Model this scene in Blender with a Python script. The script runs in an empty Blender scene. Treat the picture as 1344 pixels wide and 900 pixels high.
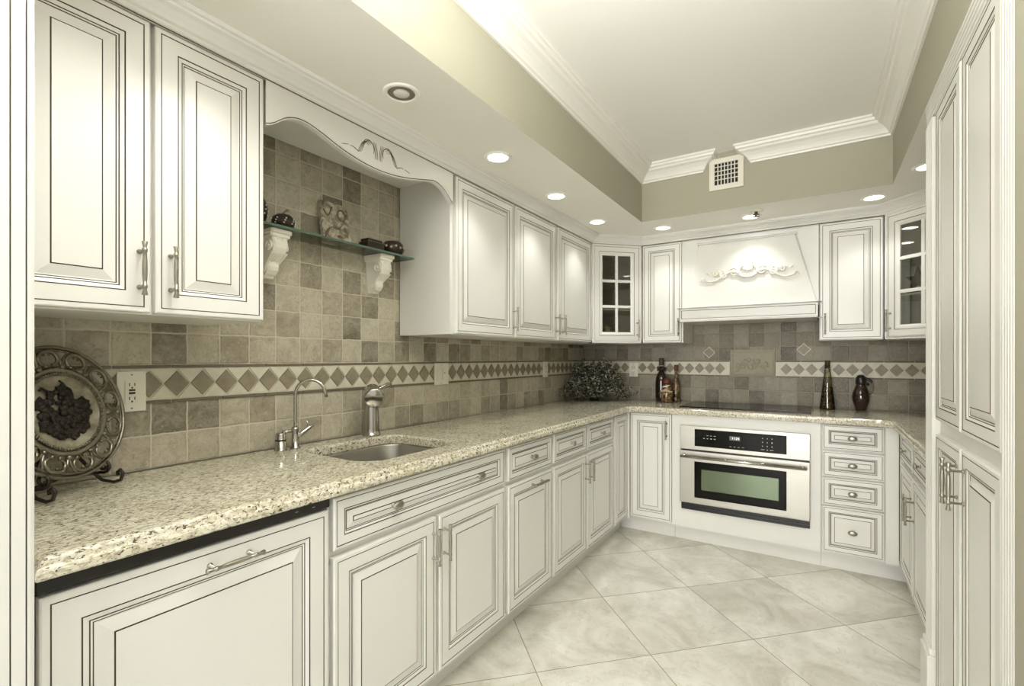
import bpy, bmesh, math, random
from math import sin, cos, pi, radians
from mathutils import Vector, Matrix
random.seed(7)
S = bpy.context.scene
COL = S.collection

# ------------------------------------------------------------------ camera, world, exposure
cam_d = bpy.data.cameras.new('camera'); cam = bpy.data.objects.new('camera', cam_d); COL.objects.link(cam)
cam.location = (1.78, 0.0, 1.264); cam.rotation_euler = (pi/2, 0, radians(32.592))
cam_d.sensor_width = 36; cam_d.lens = 629.9/1344*36; cam_d.shift_y = 18.84/1344; cam_d.clip_start = 0.02
S.camera = cam
S.view_settings.view_transform = 'Standard'; S.view_settings.look = 'None'
S.view_settings.exposure = 0.23; S.view_settings.gamma = 1.0; S.view_settings.use_curve_mapping = False
W = bpy.data.worlds.new('world'); S.world = W; W.use_nodes = True
bg = W.node_tree.nodes['Background']; bg.inputs[0].default_value = (1.0, 1.0, .985, 1); bg.inputs[1].default_value = 0.78
S.cycles.use_denoising = True
S.cycles.max_bounces = 10; S.cycles.diffuse_bounces = 6; S.cycles.transparent_max_bounces = 12
SPOT_W, SPOT_COL = 8.0, (1.0, .995, .97)
# added fill panel far behind the camera, brightens the back run
ld = bpy.data.lights.new('rear_fill', 'AREA'); ld.shape = 'RECTANGLE'; ld.size = 2.4; ld.size_y = 2.0; ld.energy = 215; ld.color = (1.0, 1.0, .985)
lo = bpy.data.objects.new('rear_fill', ld); COL.objects.link(lo); lo.location = (1.5, -5.2, 1.4); lo.rotation_euler = (pi/2, 0, 0)
# added, unseen fill lamp above the camera, aimed up to brighten the tray ceiling
ld = bpy.data.lights.new('tray_fill', 'AREA'); ld.shape = 'DISK'; ld.size = .5; ld.energy = 36; ld.color = (1.0, .995, .98)
lo = bpy.data.objects.new('tray_fill', ld); COL.objects.link(lo); lo.location = (1.52, .55, 2.10); lo.rotation_euler = (pi, 0, 0)
ZS = 2.172      # soffit underside
ZC = 2.525      # tray ceiling

# ------------------------------------------------------------------ materials
def new_mat(name):
    m = bpy.data.materials.new(name); m.use_nodes = True
    nt = m.node_tree; b = nt.nodes['Principled BSDF']
    return m, nt, b
def flat(name, col, rough=.5, metal=0.0, coat=0.0, bump=0.0, bscale=60, vary=0.0, spec=.5):
    m, nt, b = new_mat(name)
    b.inputs['Base Color'].default_value = (*col, 1); b.inputs['Roughness'].default_value = rough
    b.inputs['Metallic'].default_value = metal; b.inputs['Coat Weight'].default_value = coat
    b.inputs['Specular IOR Level'].default_value = spec
    tc = nt.nodes.new('ShaderNodeTexCoord')
    if vary or bump:
        n = nt.nodes.new('ShaderNodeTexNoise'); n.inputs['Scale'].default_value = bscale; n.inputs['Detail'].default_value = 4
        nt.links.new(tc.outputs['Object'], n.inputs['Vector'])
    if vary:
        mx = nt.nodes.new('ShaderNodeMix'); mx.data_type = 'RGBA'
        mx.inputs['A'].default_value = (*[c*(1-vary) for c in col], 1); mx.inputs['B'].default_value = (*[min(1, c*(1+vary)) for c in col], 1)
        nt.links.new(n.outputs['Fac'], mx.inputs['Factor']); nt.links.new(mx.outputs['Result'], b.inputs['Base Color'])
    if bump:
        bp = nt.nodes.new('ShaderNodeBump'); bp.inputs['Strength'].default_value = bump; bp.inputs['Distance'].default_value = .002
        nt.links.new(n.outputs['Fac'], bp.inputs['Height']); nt.links.new(bp.outputs['Normal'], b.inputs['Normal'])
    return m
def math_n(nt, op, a, b=None, c=None):
    n = nt.nodes.new('ShaderNodeMath'); n.operation = op
    for i, x in enumerate((a, b, c)):
        if x is None: continue
        if isinstance(x, (int, float)): n.inputs[i].default_value = x
        else: nt.links.new(x, n.inputs[i])
    return n.outputs[0]
def ramp(nt, fac, stops, interp='LINEAR'):
    r = nt.nodes.new('ShaderNodeValToRGB'); r.color_ramp.interpolation = interp
    e = r.color_ramp.elements
    while len(e) < len(stops): e.new(.5)
    for i, (p, c) in enumerate(stops):
        e[i].position = p; e[i].color = (*c, 1) if len(c) == 3 else c
    nt.links.new(fac, r.inputs[0]); return r.outputs[0]
def mixc(nt, fac, a, b, mode='MIX'):
    m = nt.nodes.new('ShaderNodeMix'); m.data_type = 'RGBA'; m.blend_type = mode
    for key, x in (('Factor', fac), ('A', a), ('B', b)):
        if isinstance(x, (int, float)): m.inputs[key].default_value = x
        elif isinstance(x, tuple): m.inputs[key].default_value = (*x, 1)
        else: nt.links.new(x, m.inputs[key])
    return m.outputs['Result']
def noise(nt, vec, scale, detail=4, rough=.5, dist=0.0):
    n = nt.nodes.new('ShaderNodeTexNoise'); n.inputs['Scale'].default_value = scale; n.inputs['Detail'].default_value = detail
    n.inputs['Roughness'].default_value = rough; n.inputs['Distortion'].default_value = dist
    nt.links.new(vec, n.inputs['Vector']); return n.outputs['Fac']

PAINT = flat('cream_glazed_paint', (.75, .742, .698), .33, bump=.05, bscale=25)
GLAZE = flat('brown_glaze', (.075, .055, .028), .6)
CEIL = flat('ceiling_white', (.90, .89, .84), .85, bump=.08, bscale=140)
SOFF = flat('soffit_cream', (.85, .83, .765), .85, bump=.08, bscale=140)
TAN = flat('khaki_wall_paint', (.40, .382, .292), .8, bump=.08, bscale=140)
TRIM = flat('white_trim', (.84, .825, .76), .4)
NICKEL = flat('brushed_nickel', (.38, .36, .30), .34, 1.0, bump=.05, bscale=400)
CHROME = flat('satin_chrome', (.46, .44, .39), .16, 1.0)
BLACK = flat('black_plastic', (.012, .011, .009), .3)
BLACKG = flat('black_glass', (.008, .0075, .006), .06, spec=.12)
PLASTIC = flat('ivory_plastic', (.78, .75, .64), .35)
IRON = flat('dark_iron', (.045, .04, .03), .38, .8)
PEWTER = flat('antique_pewter', (.21, .19, .14), .30, .9, bump=.4, bscale=160, vary=.55)
PLASTER = flat('cream_plaster', (.78, .75, .66), .6, bump=.2, bscale=70)
CORK = flat('dark_cork_wax', (.05, .028, .018), .5)
REDWAX = flat('dark_red_wax', (.10, .025, .018), .4)
DKBOT = flat('dark_bottle_glass', (.018, .010, .007), .08, coat=.6)
RESIN = flat('dark_carved_resin', (.03, .02, .014), .35, vary=.6, bscale=90, bump=.6)
TANFIG = flat('tan_ceramic', (.55, .42, .25), .4)
WHITEF = flat('white_ceramic', (.75, .72, .65), .35)
DIGIT = new_mat('display_light')[0]
DIGIT.node_tree.nodes['Principled BSDF'].inputs['Emission Color'].default_value = (.85, .9, .8, 1)
DIGIT.node_tree.nodes['Principled BSDF'].inputs['Emission Strength'].default_value = .9
MARK = flat('printed_mark', (.45, .44, .38), .5)
DISP = flat('grey_display', (.16, .17, .15), .15)
BULB = new_mat('lamp_glow')[0]
BULB.node_tree.nodes['Principled BSDF'].inputs['Emission Color'].default_value = (1, .97, .88, 1)
BULB.node_tree.nodes['Principled BSDF'].inputs['Emission Strength'].default_value = 7
STEM = flat('brown_stem', (.22, .17, .10), .7)

def steel_mat():
    m, nt, b = new_mat('brushed_stainless')
    b.inputs['Metallic'].default_value = 1; b.inputs['Roughness'].default_value = .26
    tc = nt.nodes.new('ShaderNodeTexCoord'); mp = nt.nodes.new('ShaderNodeMapping'); mp.inputs['Scale'].default_value = (3, 3, 500)
    nt.links.new(tc.outputs['Object'], mp.inputs['Vector'])
    f = noise(nt, mp.outputs[0], 3, 3)
    nt.links.new(mixc(nt, f, (.37, .355, .31), (.50, .485, .43)), b.inputs['Base Color'])
    nt.links.new(math_n(nt, 'MULTIPLY_ADD', f, .14, .28), b.inputs['Roughness'])
    return m
STEEL = steel_mat()

def granite_mat():
    m, nt, b = new_mat('speckled_granite')
    tc = nt.nodes.new('ShaderNodeTexCoord'); v = tc.outputs['Object']
    mp = nt.nodes.new('ShaderNodeMapping'); mp.inputs['Rotation'].default_value = (.3, .2, .35); mp.inputs['Scale'].default_value = (1.5, .8, 1.2)
    nt.links.new(v, mp.inputs['Vector']); w = mp.outputs[0]
    big = noise(nt, v, 9, 4, .6, .4)
    base = mixc(nt, ramp(nt, big, [(.32, (0, 0, 0)), (.68, (1, 1, 1))]), (.56, .515, .385), (.74, .70, .575))
    f1 = noise(nt, w, 85, 5, .7, .5)
    c = mixc(nt, ramp(nt, f1, [(.46, (0, 0, 0)), (.62, (.9, .9, .9))]), base, (.29, .25, .16))
    f3 = noise(nt, w, 70, 4, .65, .3)
    c = mixc(nt, ramp(nt, f3, [(.54, (0, 0, 0)), (.66, (.85, .85, .85))]), c, (.78, .745, .63))
    f2 = noise(nt, w, 125, 4, .6, .6)
    c = mixc(nt, ramp(nt, f2, [(.562, (0, 0, 0)), (.62, (1, 1, 1))]), c, (.065, .052, .030))
    nt.links.new(c, b.inputs['Base Color'])
    b.inputs['Roughness'].default_value = .13
    b.inputs['Coat Weight'].default_value = .25; b.inputs['Coat Roughness'].default_value = .05
    bp = nt.nodes.new('ShaderNodeBump'); bp.inputs['Strength'].default_value = .06; bp.inputs['Distance'].default_value = .001
    nt.links.new(f2, bp.inputs['Height']); nt.links.new(bp.outputs[0], b.inputs['Normal'])
    return m
GRANITE = granite_mat()

def tile_mat(name, pu, pv, seed, grout=.0042, k=1.0):
    """tumbled travertine wall tile: local x along the wall, local z up, pitch pu x pv"""
    m, nt, b = new_mat(name)
    tc = nt.nodes.new('ShaderNodeTexCoord'); sx = nt.nodes.new('ShaderNodeSeparateXYZ')
    nt.links.new(tc.outputs['Object'], sx.inputs[0])
    wob = noise(nt, tc.outputs['Object'], 28, 3)
    wob2 = noise(nt, tc.outputs['Object'], 35, 3)
    x = math_n(nt, 'ADD', sx.outputs[0], math_n(nt, 'MULTIPLY_ADD', wob, .007, -.0035))
    z = math_n(nt, 'ADD', sx.outputs[2], math_n(nt, 'MULTIPLY_ADD', wob2, .007, -.0035))
    u = math_n(nt, 'DIVIDE', x, pu); v = math_n(nt, 'DIVIDE', z, pv)
    iu = math_n(nt, 'FLOOR', u); iv = math_n(nt, 'FLOOR', v)
    du = math_n(nt, 'MULTIPLY', math_n(nt, 'PINGPONG', u, .5), pu)
    dv = math_n(nt, 'MULTIPLY', math_n(nt, 'PINGPONG', v, .5), pv)
    d = math_n(nt, 'MINIMUM', du, dv)
    cmb = nt.nodes.new('ShaderNodeCombineXYZ')
    nt.links.new(iu, cmb.inputs[0]); nt.links.new(iv, cmb.inputs[1]); cmb.inputs[2].default_value = seed
    wn = nt.nodes.new('ShaderNodeTexWhiteNoise'); wn.noise_dimensions = '3D'; nt.links.new(cmb.outputs[0], wn.inputs[0])
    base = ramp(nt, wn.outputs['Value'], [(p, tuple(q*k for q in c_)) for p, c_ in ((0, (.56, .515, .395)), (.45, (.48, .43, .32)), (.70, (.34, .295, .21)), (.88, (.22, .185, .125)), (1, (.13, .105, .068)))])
    cmb2 = nt.nodes.new('ShaderNodeVectorMath'); cmb2.operation = 'MULTIPLY_ADD'
    nt.links.new(wn.outputs['Color'], cmb2.inputs[0]); cmb2.inputs[1].default_value = (3, 3, 3); nt.links.new(tc.outputs['Object'], cmb2.inputs[2])
    cloud = noise(nt, cmb2.outputs[0], 16, 6, .62, .9)
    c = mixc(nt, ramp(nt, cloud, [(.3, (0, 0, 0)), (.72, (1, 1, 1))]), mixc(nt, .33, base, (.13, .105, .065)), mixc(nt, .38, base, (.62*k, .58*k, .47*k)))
    spk = noise(nt, cmb2.outputs[0], 120, 3, .6)
    mus = noise(nt, cmb2.outputs[0], 42, 5, .7, 1.6)
    c = mixc(nt, ramp(nt, mus, [(.54, (0, 0, 0)), (.66, (.55, .55, .55))]), c, mixc(nt, .6, base, (.07, .055, .035)))
    c = mixc(nt, ramp(nt, spk, [(.56, (0, 0, 0)), (.68, (.5, .5, .5))]), c, mixc(nt, .5, base, (.07, .055, .035)))
    c = mixc(nt, ramp(nt, math_n(nt, 'SUBTRACT', 1.0, spk), [(.60, (0, 0, 0)), (.70, (.45, .45, .45))]), c, (.58, .54, .44))
    g = math_n(nt, 'LESS_THAN', d, grout*.5)
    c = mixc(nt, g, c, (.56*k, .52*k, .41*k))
    nt.links.new(c, b.inputs['Base Color'])
    b.inputs['Roughness'].default_value = .55
    h = ramp(nt, math_n(nt, 'DIVIDE', d, .012), [(.12, (0, 0, 0)), (.55, (1, 1, 1))])
    hh = math_n(nt, 'MULTIPLY_ADD', spk, .25, h)
    bp = nt.nodes.new('ShaderNodeBump'); bp.inputs['Strength'].default_value = .6; bp.inputs['Distance'].default_value = .003
    nt.links.new(hh, bp.inputs['Height']); nt.links.new(bp.outputs[0], b.inputs['Normal'])
    return m
TILE_A = tile_mat('wall_tiles_lower', .103, .104, 3.0)
TILE_B = tile_mat('wall_tiles_upper', .103, .1025, 8.0)
TILE_C = tile_mat('shaded_tiles_lower', .103, .104, 5.0, k=.62)  # back wall: same tile, its shade put into the colour
TILE_D = tile_mat('shaded_tiles_upper', .103, .1025, 1.0, k=.58)  # upper rows likewise, back-wall shade darkens the tile colour
BORD_L = flat('cream_marble', (.62, .585, .47), .45, vary=.18, bscale=30)
BORD_D = flat('brown_marble', (.25, .212, .145), .45, vary=.4, bscale=45)
PENCIL = flat('dark_pencil_tile', (.16, .13, .085), .5, vary=.35, bscale=40)
RELIEF = flat('stone_relief', (.34, .31, .225), .6, vary=.15, bscale=60, bump=.3)

def floor_mat():
    m, nt, b = new_mat('large_diagonal_floor_tile')
    tc = nt.nodes.new('ShaderNodeTexCoord'); mp = nt.nodes.new('ShaderNodeMapping'); mp.vector_type = 'TEXTURE'
    mp.inputs['Location'].default_value = (.824, 1.676, 0); mp.inputs['Rotation'].default_value = (0, 0, radians(45.5))
    nt.links.new(tc.outputs['Object'], mp.inputs['Vector'])
    sx = nt.nodes.new('ShaderNodeSeparateXYZ'); nt.links.new(mp.outputs[0], sx.inputs[0])
    P = .505
    u = math_n(nt, 'DIVIDE', sx.outputs[0], P); v = math_n(nt, 'DIVIDE', sx.outputs[1], P)
    d = math_n(nt, 'MULTIPLY', math_n(nt, 'MINIMUM', math_n(nt, 'PINGPONG', u, .5), math_n(nt, 'PINGPONG', v, .5)), P)
    cmb = nt.nodes.new('ShaderNodeCombineXYZ'); nt.links.new(math_n(nt, 'FLOOR', u), cmb.inputs[0]); nt.links.new(math_n(nt, 'FLOOR', v), cmb.inputs[1])
    wn = nt.nodes.new('ShaderNodeTexWhiteNoise'); nt.links.new(cmb.outputs[0], wn.inputs[0])
    off = nt.nodes.new('ShaderNodeVectorMath'); off.operation = 'MULTIPLY_ADD'
    nt.links.new(wn.outputs['Color'], off.inputs[0]); off.inputs[1].default_value = (5, 5, 5); nt.links.new(tc.outputs['Object'], off.inputs[2])
    cl = noise(nt, off.outputs[0], 3.2, 7, .62, .8)
    c = ramp(nt, cl, [(.32, (.50, .48, .40)), (.5, (.69, .67, .59)), (.66, (.82, .805, .735))])
    fine = noise(nt, off.outputs[0], 22, 6, .7, 1.2)
    c = mixc(nt, ramp(nt, fine, [(.52, (0, 0, 0)), (.72, (.55, .55, .55))]), c, (.45, .43, .35))
    c = mixc(nt, math_n(nt, 'LESS_THAN', d, .0018), c, (.24, .21, .15))
    nt.links.new(c, b.inputs['Base Color']); b.inputs['Roughness'].default_value = .38
    return m
FLOOR = floor_mat()

def glass_mat(name, tint, trans=.85, rough=.02):
    m, nt, b = new_mat(name); nt.nodes.remove(b)
    out = nt.nodes['Material Output']
    t = nt.nodes.new('ShaderNodeBsdfTransparent'); t.inputs[0].default_value = (*tint, 1)
    g = nt.nodes.new('ShaderNodeBsdfGlossy'); g.inputs['Roughness'].default_value = rough
    fr = nt.nodes.new('ShaderNodeFresnel'); fr.inputs['IOR'].default_value = 1.5
    mx = nt.nodes.new('ShaderNodeMixShader')
    nt.links.new(math_n(nt, 'MULTIPLY_ADD', fr.outputs[0], .9, 1-trans if trans < .8 else .03), mx.inputs[0])
    nt.links.new(t.outputs[0], mx.inputs[1]); nt.links.new(g.outputs[0], mx.inputs[2]); nt.links.new(mx.outputs[0], out.inputs[0])
    return m
GLASS = glass_mat('cabinet_glass', (.86, .86, .80))
SHELFG = glass_mat('green_tinted_glass', (.90, .945, .90))
BOTG = glass_mat('bottle_glass', (.80, .80, .66))
OVENG = flat('oven_glass_green_reflection', (.15, .185, .12), .08, .7)  # green base colour stands in for a reflection on the pane
SHELF_EDGE = flat('glass_edge', (.10, .16, .115), .12)
def mottled(name, a, b_, c_, scale, rough=.3):
    m, nt, b = new_mat(name); tc = nt.nodes.new('ShaderNodeTexCoord')
    f = noise(nt, tc.outputs['Object'], scale, 4, .6, .6)
    nt.links.new(ramp(nt, f, [(.38, a), (.5, b_), (.62, c_)]), b.inputs['Base Color']); b.inputs['Roughness'].default_value = rough
    return m
PEPPER = mottled('preserved_vegetables', (.02, .012, .008), (.07, .035, .018), (.22, .16, .08), 55, .15)
PEPPER2 = mottled('preserved_spices', (.03, .016, .008), (.16, .09, .035), (.30, .21, .10), 60, .15)
MEDAL = mottled('painted_plate', (.13, .115, .075), (.25, .225, .155), (.36, .33, .24), 14, .35)
GRAPE = flat('dark_grape', (.016, .012, .008), .5, spec=.25)
PLAQUE = mottled('weathered_plaque', (.16, .13, .09), (.42, .37, .27), (.60, .56, .44), 28, .6)
def leaf_mat():
    m, nt, b = new_mat('variegated_leaf'); g = nt.nodes.new('ShaderNodeNewGeometry')
    nt.links.new(ramp(nt, g.outputs['Random Per Island'], [(0, (.015, .018, .012)), (.5, (.03, .034, .022)), (.72, (.12, .125, .085)), (1, (.55, .54, .42))]), b.inputs['Base Color'])
    b.inputs['Roughness'].default_value = .45; return m
LEAF = leaf_mat()

# ------------------------------------------------------------------ mesh helpers
class MB:
    def __init__(s): s.v = []; s.f = []; s.m = []; s.s = []
    def add(s, vs, fs, mat=0, smooth=False):
        o = len(s.v); s.v += [tuple(v) for v in vs]
        for f in fs: s.f.append([o+i for i in f]); s.m.append(mat); s.s.append(smooth)
    def box(s, lo, hi, mat=0, bev=0.0, M=None):
        lo = Vector(lo); hi = Vector(hi)
        bm = bmesh.new(); bmesh.ops.create_cube(bm, size=1)
        for v in bm.verts: v.co = Vector([lo[i]+(v.co[i]+.5)*(hi[i]-lo[i]) for i in range(3)])
        if bev: bmesh.ops.bevel(bm, geom=list(bm.edges), offset=bev, segments=2, profile=.6, affect='EDGES')
        bm.verts.index_update()
        vs = [(M @ v.co if M else v.co.copy()) for v in bm.verts]
        s.add(vs, [[v.index for v in f.verts] for f in bm.faces], mat); bm.free()
    def lathe(s, prof, seg=24, mat=0, M=None, sx=1, sy=1, smooth=True, caps=True):
        vs = []; n = len(prof)
        for r, z in prof:
            for k in range(seg):
                a = 2*pi*k/seg; p = Vector((r*cos(a)*sx, r*sin(a)*sy, z)); vs.append(M @ p if M else p)
        fs = [[i*seg+k, i*seg+(k+1) % seg, (i+1)*seg+(k+1) % seg, (i+1)*seg+k] for i in range(n-1) for k in range(seg)]
        s.add(vs, fs, mat, smooth)
        if caps:
            o = len(s.v)-len(vs)
            s.f.append([o+k for k in reversed(range(seg))]); s.m.append(mat); s.s.append(False)
            s.f.append([o+(n-1)*seg+k for k in range(seg)]); s.m.append(mat); s.s.append(False)
    def tube(s, pts, r, seg=8, mat=0, closed=False, flat_axis=None, squash=1.0):
        pts = [Vector(p) for p in pts]; n = len(pts)
        rs = r if isinstance(r, (list, tuple)) else [r]*n
        up = None; vs = []
        for i in range(n):
            if closed: t = (pts[(i+1) % n]-pts[i-1]).normalized()
            else: t = (pts[min(i+1, n-1)]-pts[max(i-1, 0)]).normalized()
            if flat_axis is not None: up = Vector(flat_axis) - t*t.dot(Vector(flat_axis))
            elif up is None: up = t.orthogonal()
            else: up = up - t*t.dot(up)
            if up.length < 1e-6: up = t.orthogonal()
            up.normalize(); w = t.cross(up)
            for k in range(seg):
                a = 2*pi*k/seg; vs.append(pts[i]+rs[i]*(cos(a)*up*squash+sin(a)*w))
        m = n if closed else n-1
        fs = [[i*seg+k, i*seg+(k+1) % seg, ((i+1) % n)*seg+(k+1) % seg, ((i+1) % n)*seg+k] for i in range(m) for k in range(seg)]
        if not closed: fs += [[k for k in reversed(range(seg))], [(n-1)*seg+k for k in range(seg)]]
        s.add(vs, fs, mat, True)
    def ball(s, c, r, mat=0, seg=10, sc=(1, 1, 1)):
        M = Matrix.Translation(c) @ Matrix.Diagonal((*sc, 1))
        s.lathe([(max(r*sin(pi*i/seg), r*.01), -r*cos(pi*i/seg)) for i in range(seg+1)], seg+2, mat, M)
    def prism(s, poly, y0, y1, mat=0, axis='y', M=None, mats=None):
        """poly 2D extruded: axis y -> (x,z) ; z -> (x,y)"""
        n = len(poly)
        def P(p, d): return (p[0], d, p[1]) if axis == 'y' else ((p[0], p[1], d) if axis == 'z' else (d, p[0], p[1]))
        vs = [P(p, y0) for p in poly]+[P(p, y1) for p in poly]
        if M: vs = [M @ Vector(v) for v in vs]
        s.add(vs, [[i, (i+1) % n, n+(i+1) % n, n+i] for i in range(n)]+[list(range(n))[::-1], list(range(n, 2*n))], mat)
    def sweep(s, path, prof, mat=0, closed=False, z0=0.0, gl=()):
        """profile (offset to the right of the path, z); mitred"""
        n = len(path); P = [Vector(p[:2]) for p in path]; vs = []
        def nr(a, b): d = (b-a).normalized(); return Vector((d.y, -d.x))
        for i in range(n):
            if closed: n1 = nr(P[i-1], P[i]); n2 = nr(P[i], P[(i+1) % n])
            else:
                n1 = nr(P[i-1], P[i]) if i else nr(P[0], P[1]); n2 = nr(P[i], P[i+1]) if i < n-1 else n1
            mv = (n1+n2)/(1+n1.dot(n2))
            for o, z in prof: q = P[i]+mv*o; vs.append((q.x, q.y, z0+z))
        k = len(prof); m = n if closed else n-1
        for j in range(k-1):
            s.add([], [], 0)
        o = len(s.v); s.v += vs
        for i in range(m):
            for j in range(k-1):
                i2 = (i+1) % n
                s.f.append([o+i*k+j, o+i2*k+j, o+i2*k+j+1, o+i*k+j+1]); s.m.append(1 if j in gl else mat); s.s.append(False)
    def build(s, name, mats, parent=None, loc=None, rot=None, norm=True):
        me = bpy.data.meshes.new(name); me.from_pydata(s.v, [], s.f)
        for m in (mats if isinstance(mats, (list, tuple)) else [mats]): me.materials.append(m)
        me.polygons.foreach_set('material_index', s.m); me.polygons.foreach_set('use_smooth', s.s)
        if norm:
            bm = bmesh.new(); bm.from_mesh(me); bmesh.ops.recalc_face_normals(bm, faces=bm.faces); bm.to_mesh(me); bm.free()
        me.update()
        return link(name, me, parent, loc, rot)
def link(name, me, parent=None, loc=None, rot=None):
    o = bpy.data.objects.new(name, me); COL.objects.link(o)
    if parent: o.parent = parent
    if loc: o.location = loc
    if rot: o.rotation_euler = rot
    return o
def tag(o, label=None, cat=None, group=None, kind=None):
    if label: o['label'] = label
    if cat: o['category'] = cat
    if group: o['group'] = group
    if kind: o['kind'] = kind
    return o
def thing(name, label, cat, loc=(0, 0, 0), rz=0, group=None):
    o = bpy.data.objects.new(name, None); COL.objects.link(o); o.empty_display_size = .05
    o.location = loc; o.rotation_euler = (0, 0, rz); return tag(o, label, cat, group)
def kids(o): return [c for c in bpy.data.objects if c.parent == o]
def copy_tree(o, parent=None):
    c = o.copy(); COL.objects.link(c)
    if parent: c.parent = parent
    for ch in kids(o): copy_tree(ch, c)
    return c
def struct(mb, name, mats, parent=None, label=None, loc=None, rot=None):
    o = mb.build(name, mats, parent, loc, rot)
    if not parent: o['kind'] = 'structure'
    if label: o['label'] = label
    return o

RL, RB, RR = pi/2, 0.0, -pi/2      # facing of the left, back and right runs
XL, YB, XR = .62, 3.384, 2.153     # base door faces
XU, YU = .36, 3.616                # upper door faces
WY, WX = 3.985, 2.775              # back and right wall
CT = .914

# ------------------------------------------------------------------ room shell
m = MB(); m.box((-.1, -2.2, -.06), (3.6, 4.1, 0)); struct(m, 'floor', FLOOR)
m = MB(); m.box((-.1, .02, 0), (0, 4.1, 2.7)); WL = struct(m, 'wall_left', TAN)
m = MB(); m.box((-.1, WY, 0), (3.0, WY+.1, 2.7)); WB = struct(m, 'wall_back', TAN)
m = MB(); m.box((WX, 1.34, 0), (WX+.1, 4.1, 2.7)); struct(m, 'wall_right', TAN)
m = MB(); m.box((2.107, .55, 0), (2.30, 1.338, ZS)); struct(m, 'wall_front', TAN)
TX0, TX1, TY = .777, 2.107, 3.189
m = MB(); m.box((-.1, -1.3, ZC), (2.9, 4.1, ZC+.08)); CE = struct(m, 'ceiling', CEIL)
# dropped soffit ring: underside cream, tray faces khaki
m = MB()
for lo, hi in (((-.1, -1.3), (TX0, TY)), ((-.1, TY), (2.9, 4.1)), ((TX1, -1.3), (2.9, TY))):
    a, b = lo; c, d = hi
    m.add([(a, b, ZS), (c, b, ZS), (c, d, ZS), (a, d, ZS)], [[0, 3, 2, 1]], 0)
m.add([(TX0, -1.3, ZS), (TX0, TY, ZS), (TX0, TY, ZC), (TX0, -1.3, ZC)], [[0, 1, 2, 3]], 1)
m.add([(TX0, TY, ZS), (TX1, TY, ZS), (TX1, TY, ZC), (TX0, TY, ZC)], [[0, 1, 2, 3]], 1)
m.add([(TX1, -1.3, ZS), (TX1, TY, ZS), (TX1, TY, ZC), (TX1, -1.3, ZC)], [[0, 3, 2, 1]], 1)
for x0, x1 in ((-.1, TX0), (TX1, 2.9)):
    m.add([(x0, -1.3, ZS), (x1, -1.3, ZS), (x1, -1.3, ZC), (x0, -1.3, ZC)], [[0, 1, 2, 3]], 1)
o = m.build('soffit', [SOFF, TAN], CE, norm=False); o['label'] = 'dropped cream soffit with khaki tray faces'
# tray crown moulding, cut and returned at the vent
h = ZC-2.425
CP = [(0, 2.425), (.010, 2.425), (.012, 2.434), (.020, 2.438), (.024, 2.448), (.034, 2.462), (.050, 2.476), (.066, 2.484), (.072, 2.494), (.082, 2.498), (.086, 2.510), (.094, 2.513), (.094, 2.5245), (.150, 2.5245)]
CP2 = CP[:-1]
m = MB()
m.sweep([(TX0, -1.3), (TX0, TY), (1.160, TY), (1.160, TY+.02)], CP2)
m.sweep([(1.446, TY+.02), (1.446, TY), (TX1, TY), (TX1, -1.3)], CP2)
struct(m, 'trim_1', TRIM)
# backsplash tiles and border, parts of their walls
def slab(name, mat, parent, M, w, z0, z1):
    mb = MB(); mb.box((0, -.008, 0), (w, -.0005, z1-z0))
    o = mb.build(name, mat, parent); o.matrix_local = M @ Matrix.Translation((0, 0, z0)); return o
ML = Matrix.Translation((0, .249, 0)) @ Matrix.Rotation(RL, 4, 'Z')
MBk = Matrix.Translation((0, WY, 0))
LW = WY-.249
slab('lower_tiles', TILE_A, WL, ML, LW, CT+.001, 1.118)
slab('upper_tiles', TILE_B, WL, ML, LW, 1.240, 2.17)
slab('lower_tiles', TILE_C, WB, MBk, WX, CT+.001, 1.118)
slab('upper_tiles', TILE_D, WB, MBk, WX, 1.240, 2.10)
def border(parent, M, x0, x1, pitch, start):
    mb = MB()
    mb.box((x0, -.008, 1.118), (x1, -.0005, 1.240), 3)
    n = int((x1-x0)/pitch)+2
    for i in range(-1, n):
        cx = start+i*pitch
        if x0+.036 <= cx <= x1-.036:
            mb.prism([(cx-.0365, 1.179), (cx, 1.179-.041), (cx+.0365, 1.179), (cx, 1.179+.041)], -.013, -.006, 1)
        for cz, sg in ((1.131, 1), (1.227, -1)):                     # cream triangles between diamonds
            q = cx+pitch/2
            if x0+.036 <= q <= x1-.036:
                mb.prism([(q-.036, cz), (q+.036, cz), (q, cz+sg*.0435)], -.0115, -.006, 0)
    k = x0
    while k < x1-.01:
        e = min(k+.156, x1)
        mb.box((k+.0015, -.014, 1.1185), (e-.0015, -.006, 1.1280), 2, .002)
        mb.box((k+.0015, -.014, 1.2300), (e-.0015, -.006, 1.2395), 2, .002)
        k = e
    o = mb.build('diamond_border', [BORD_L, BORD_D, PENCIL, BORD_L], parent); o.matrix_local = M
    o['label'] = 'cream tile border of brown diamonds between dark pencil tiles'
border(WL, ML, .0, LW-.01, .0778, .888-.249-.0778*8)
border(WB, MBk, .01, 1.208, .0755, .913-.0755*11)
border(WB, MBk, 1.516, WX-.01, .078, 1.582)
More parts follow.
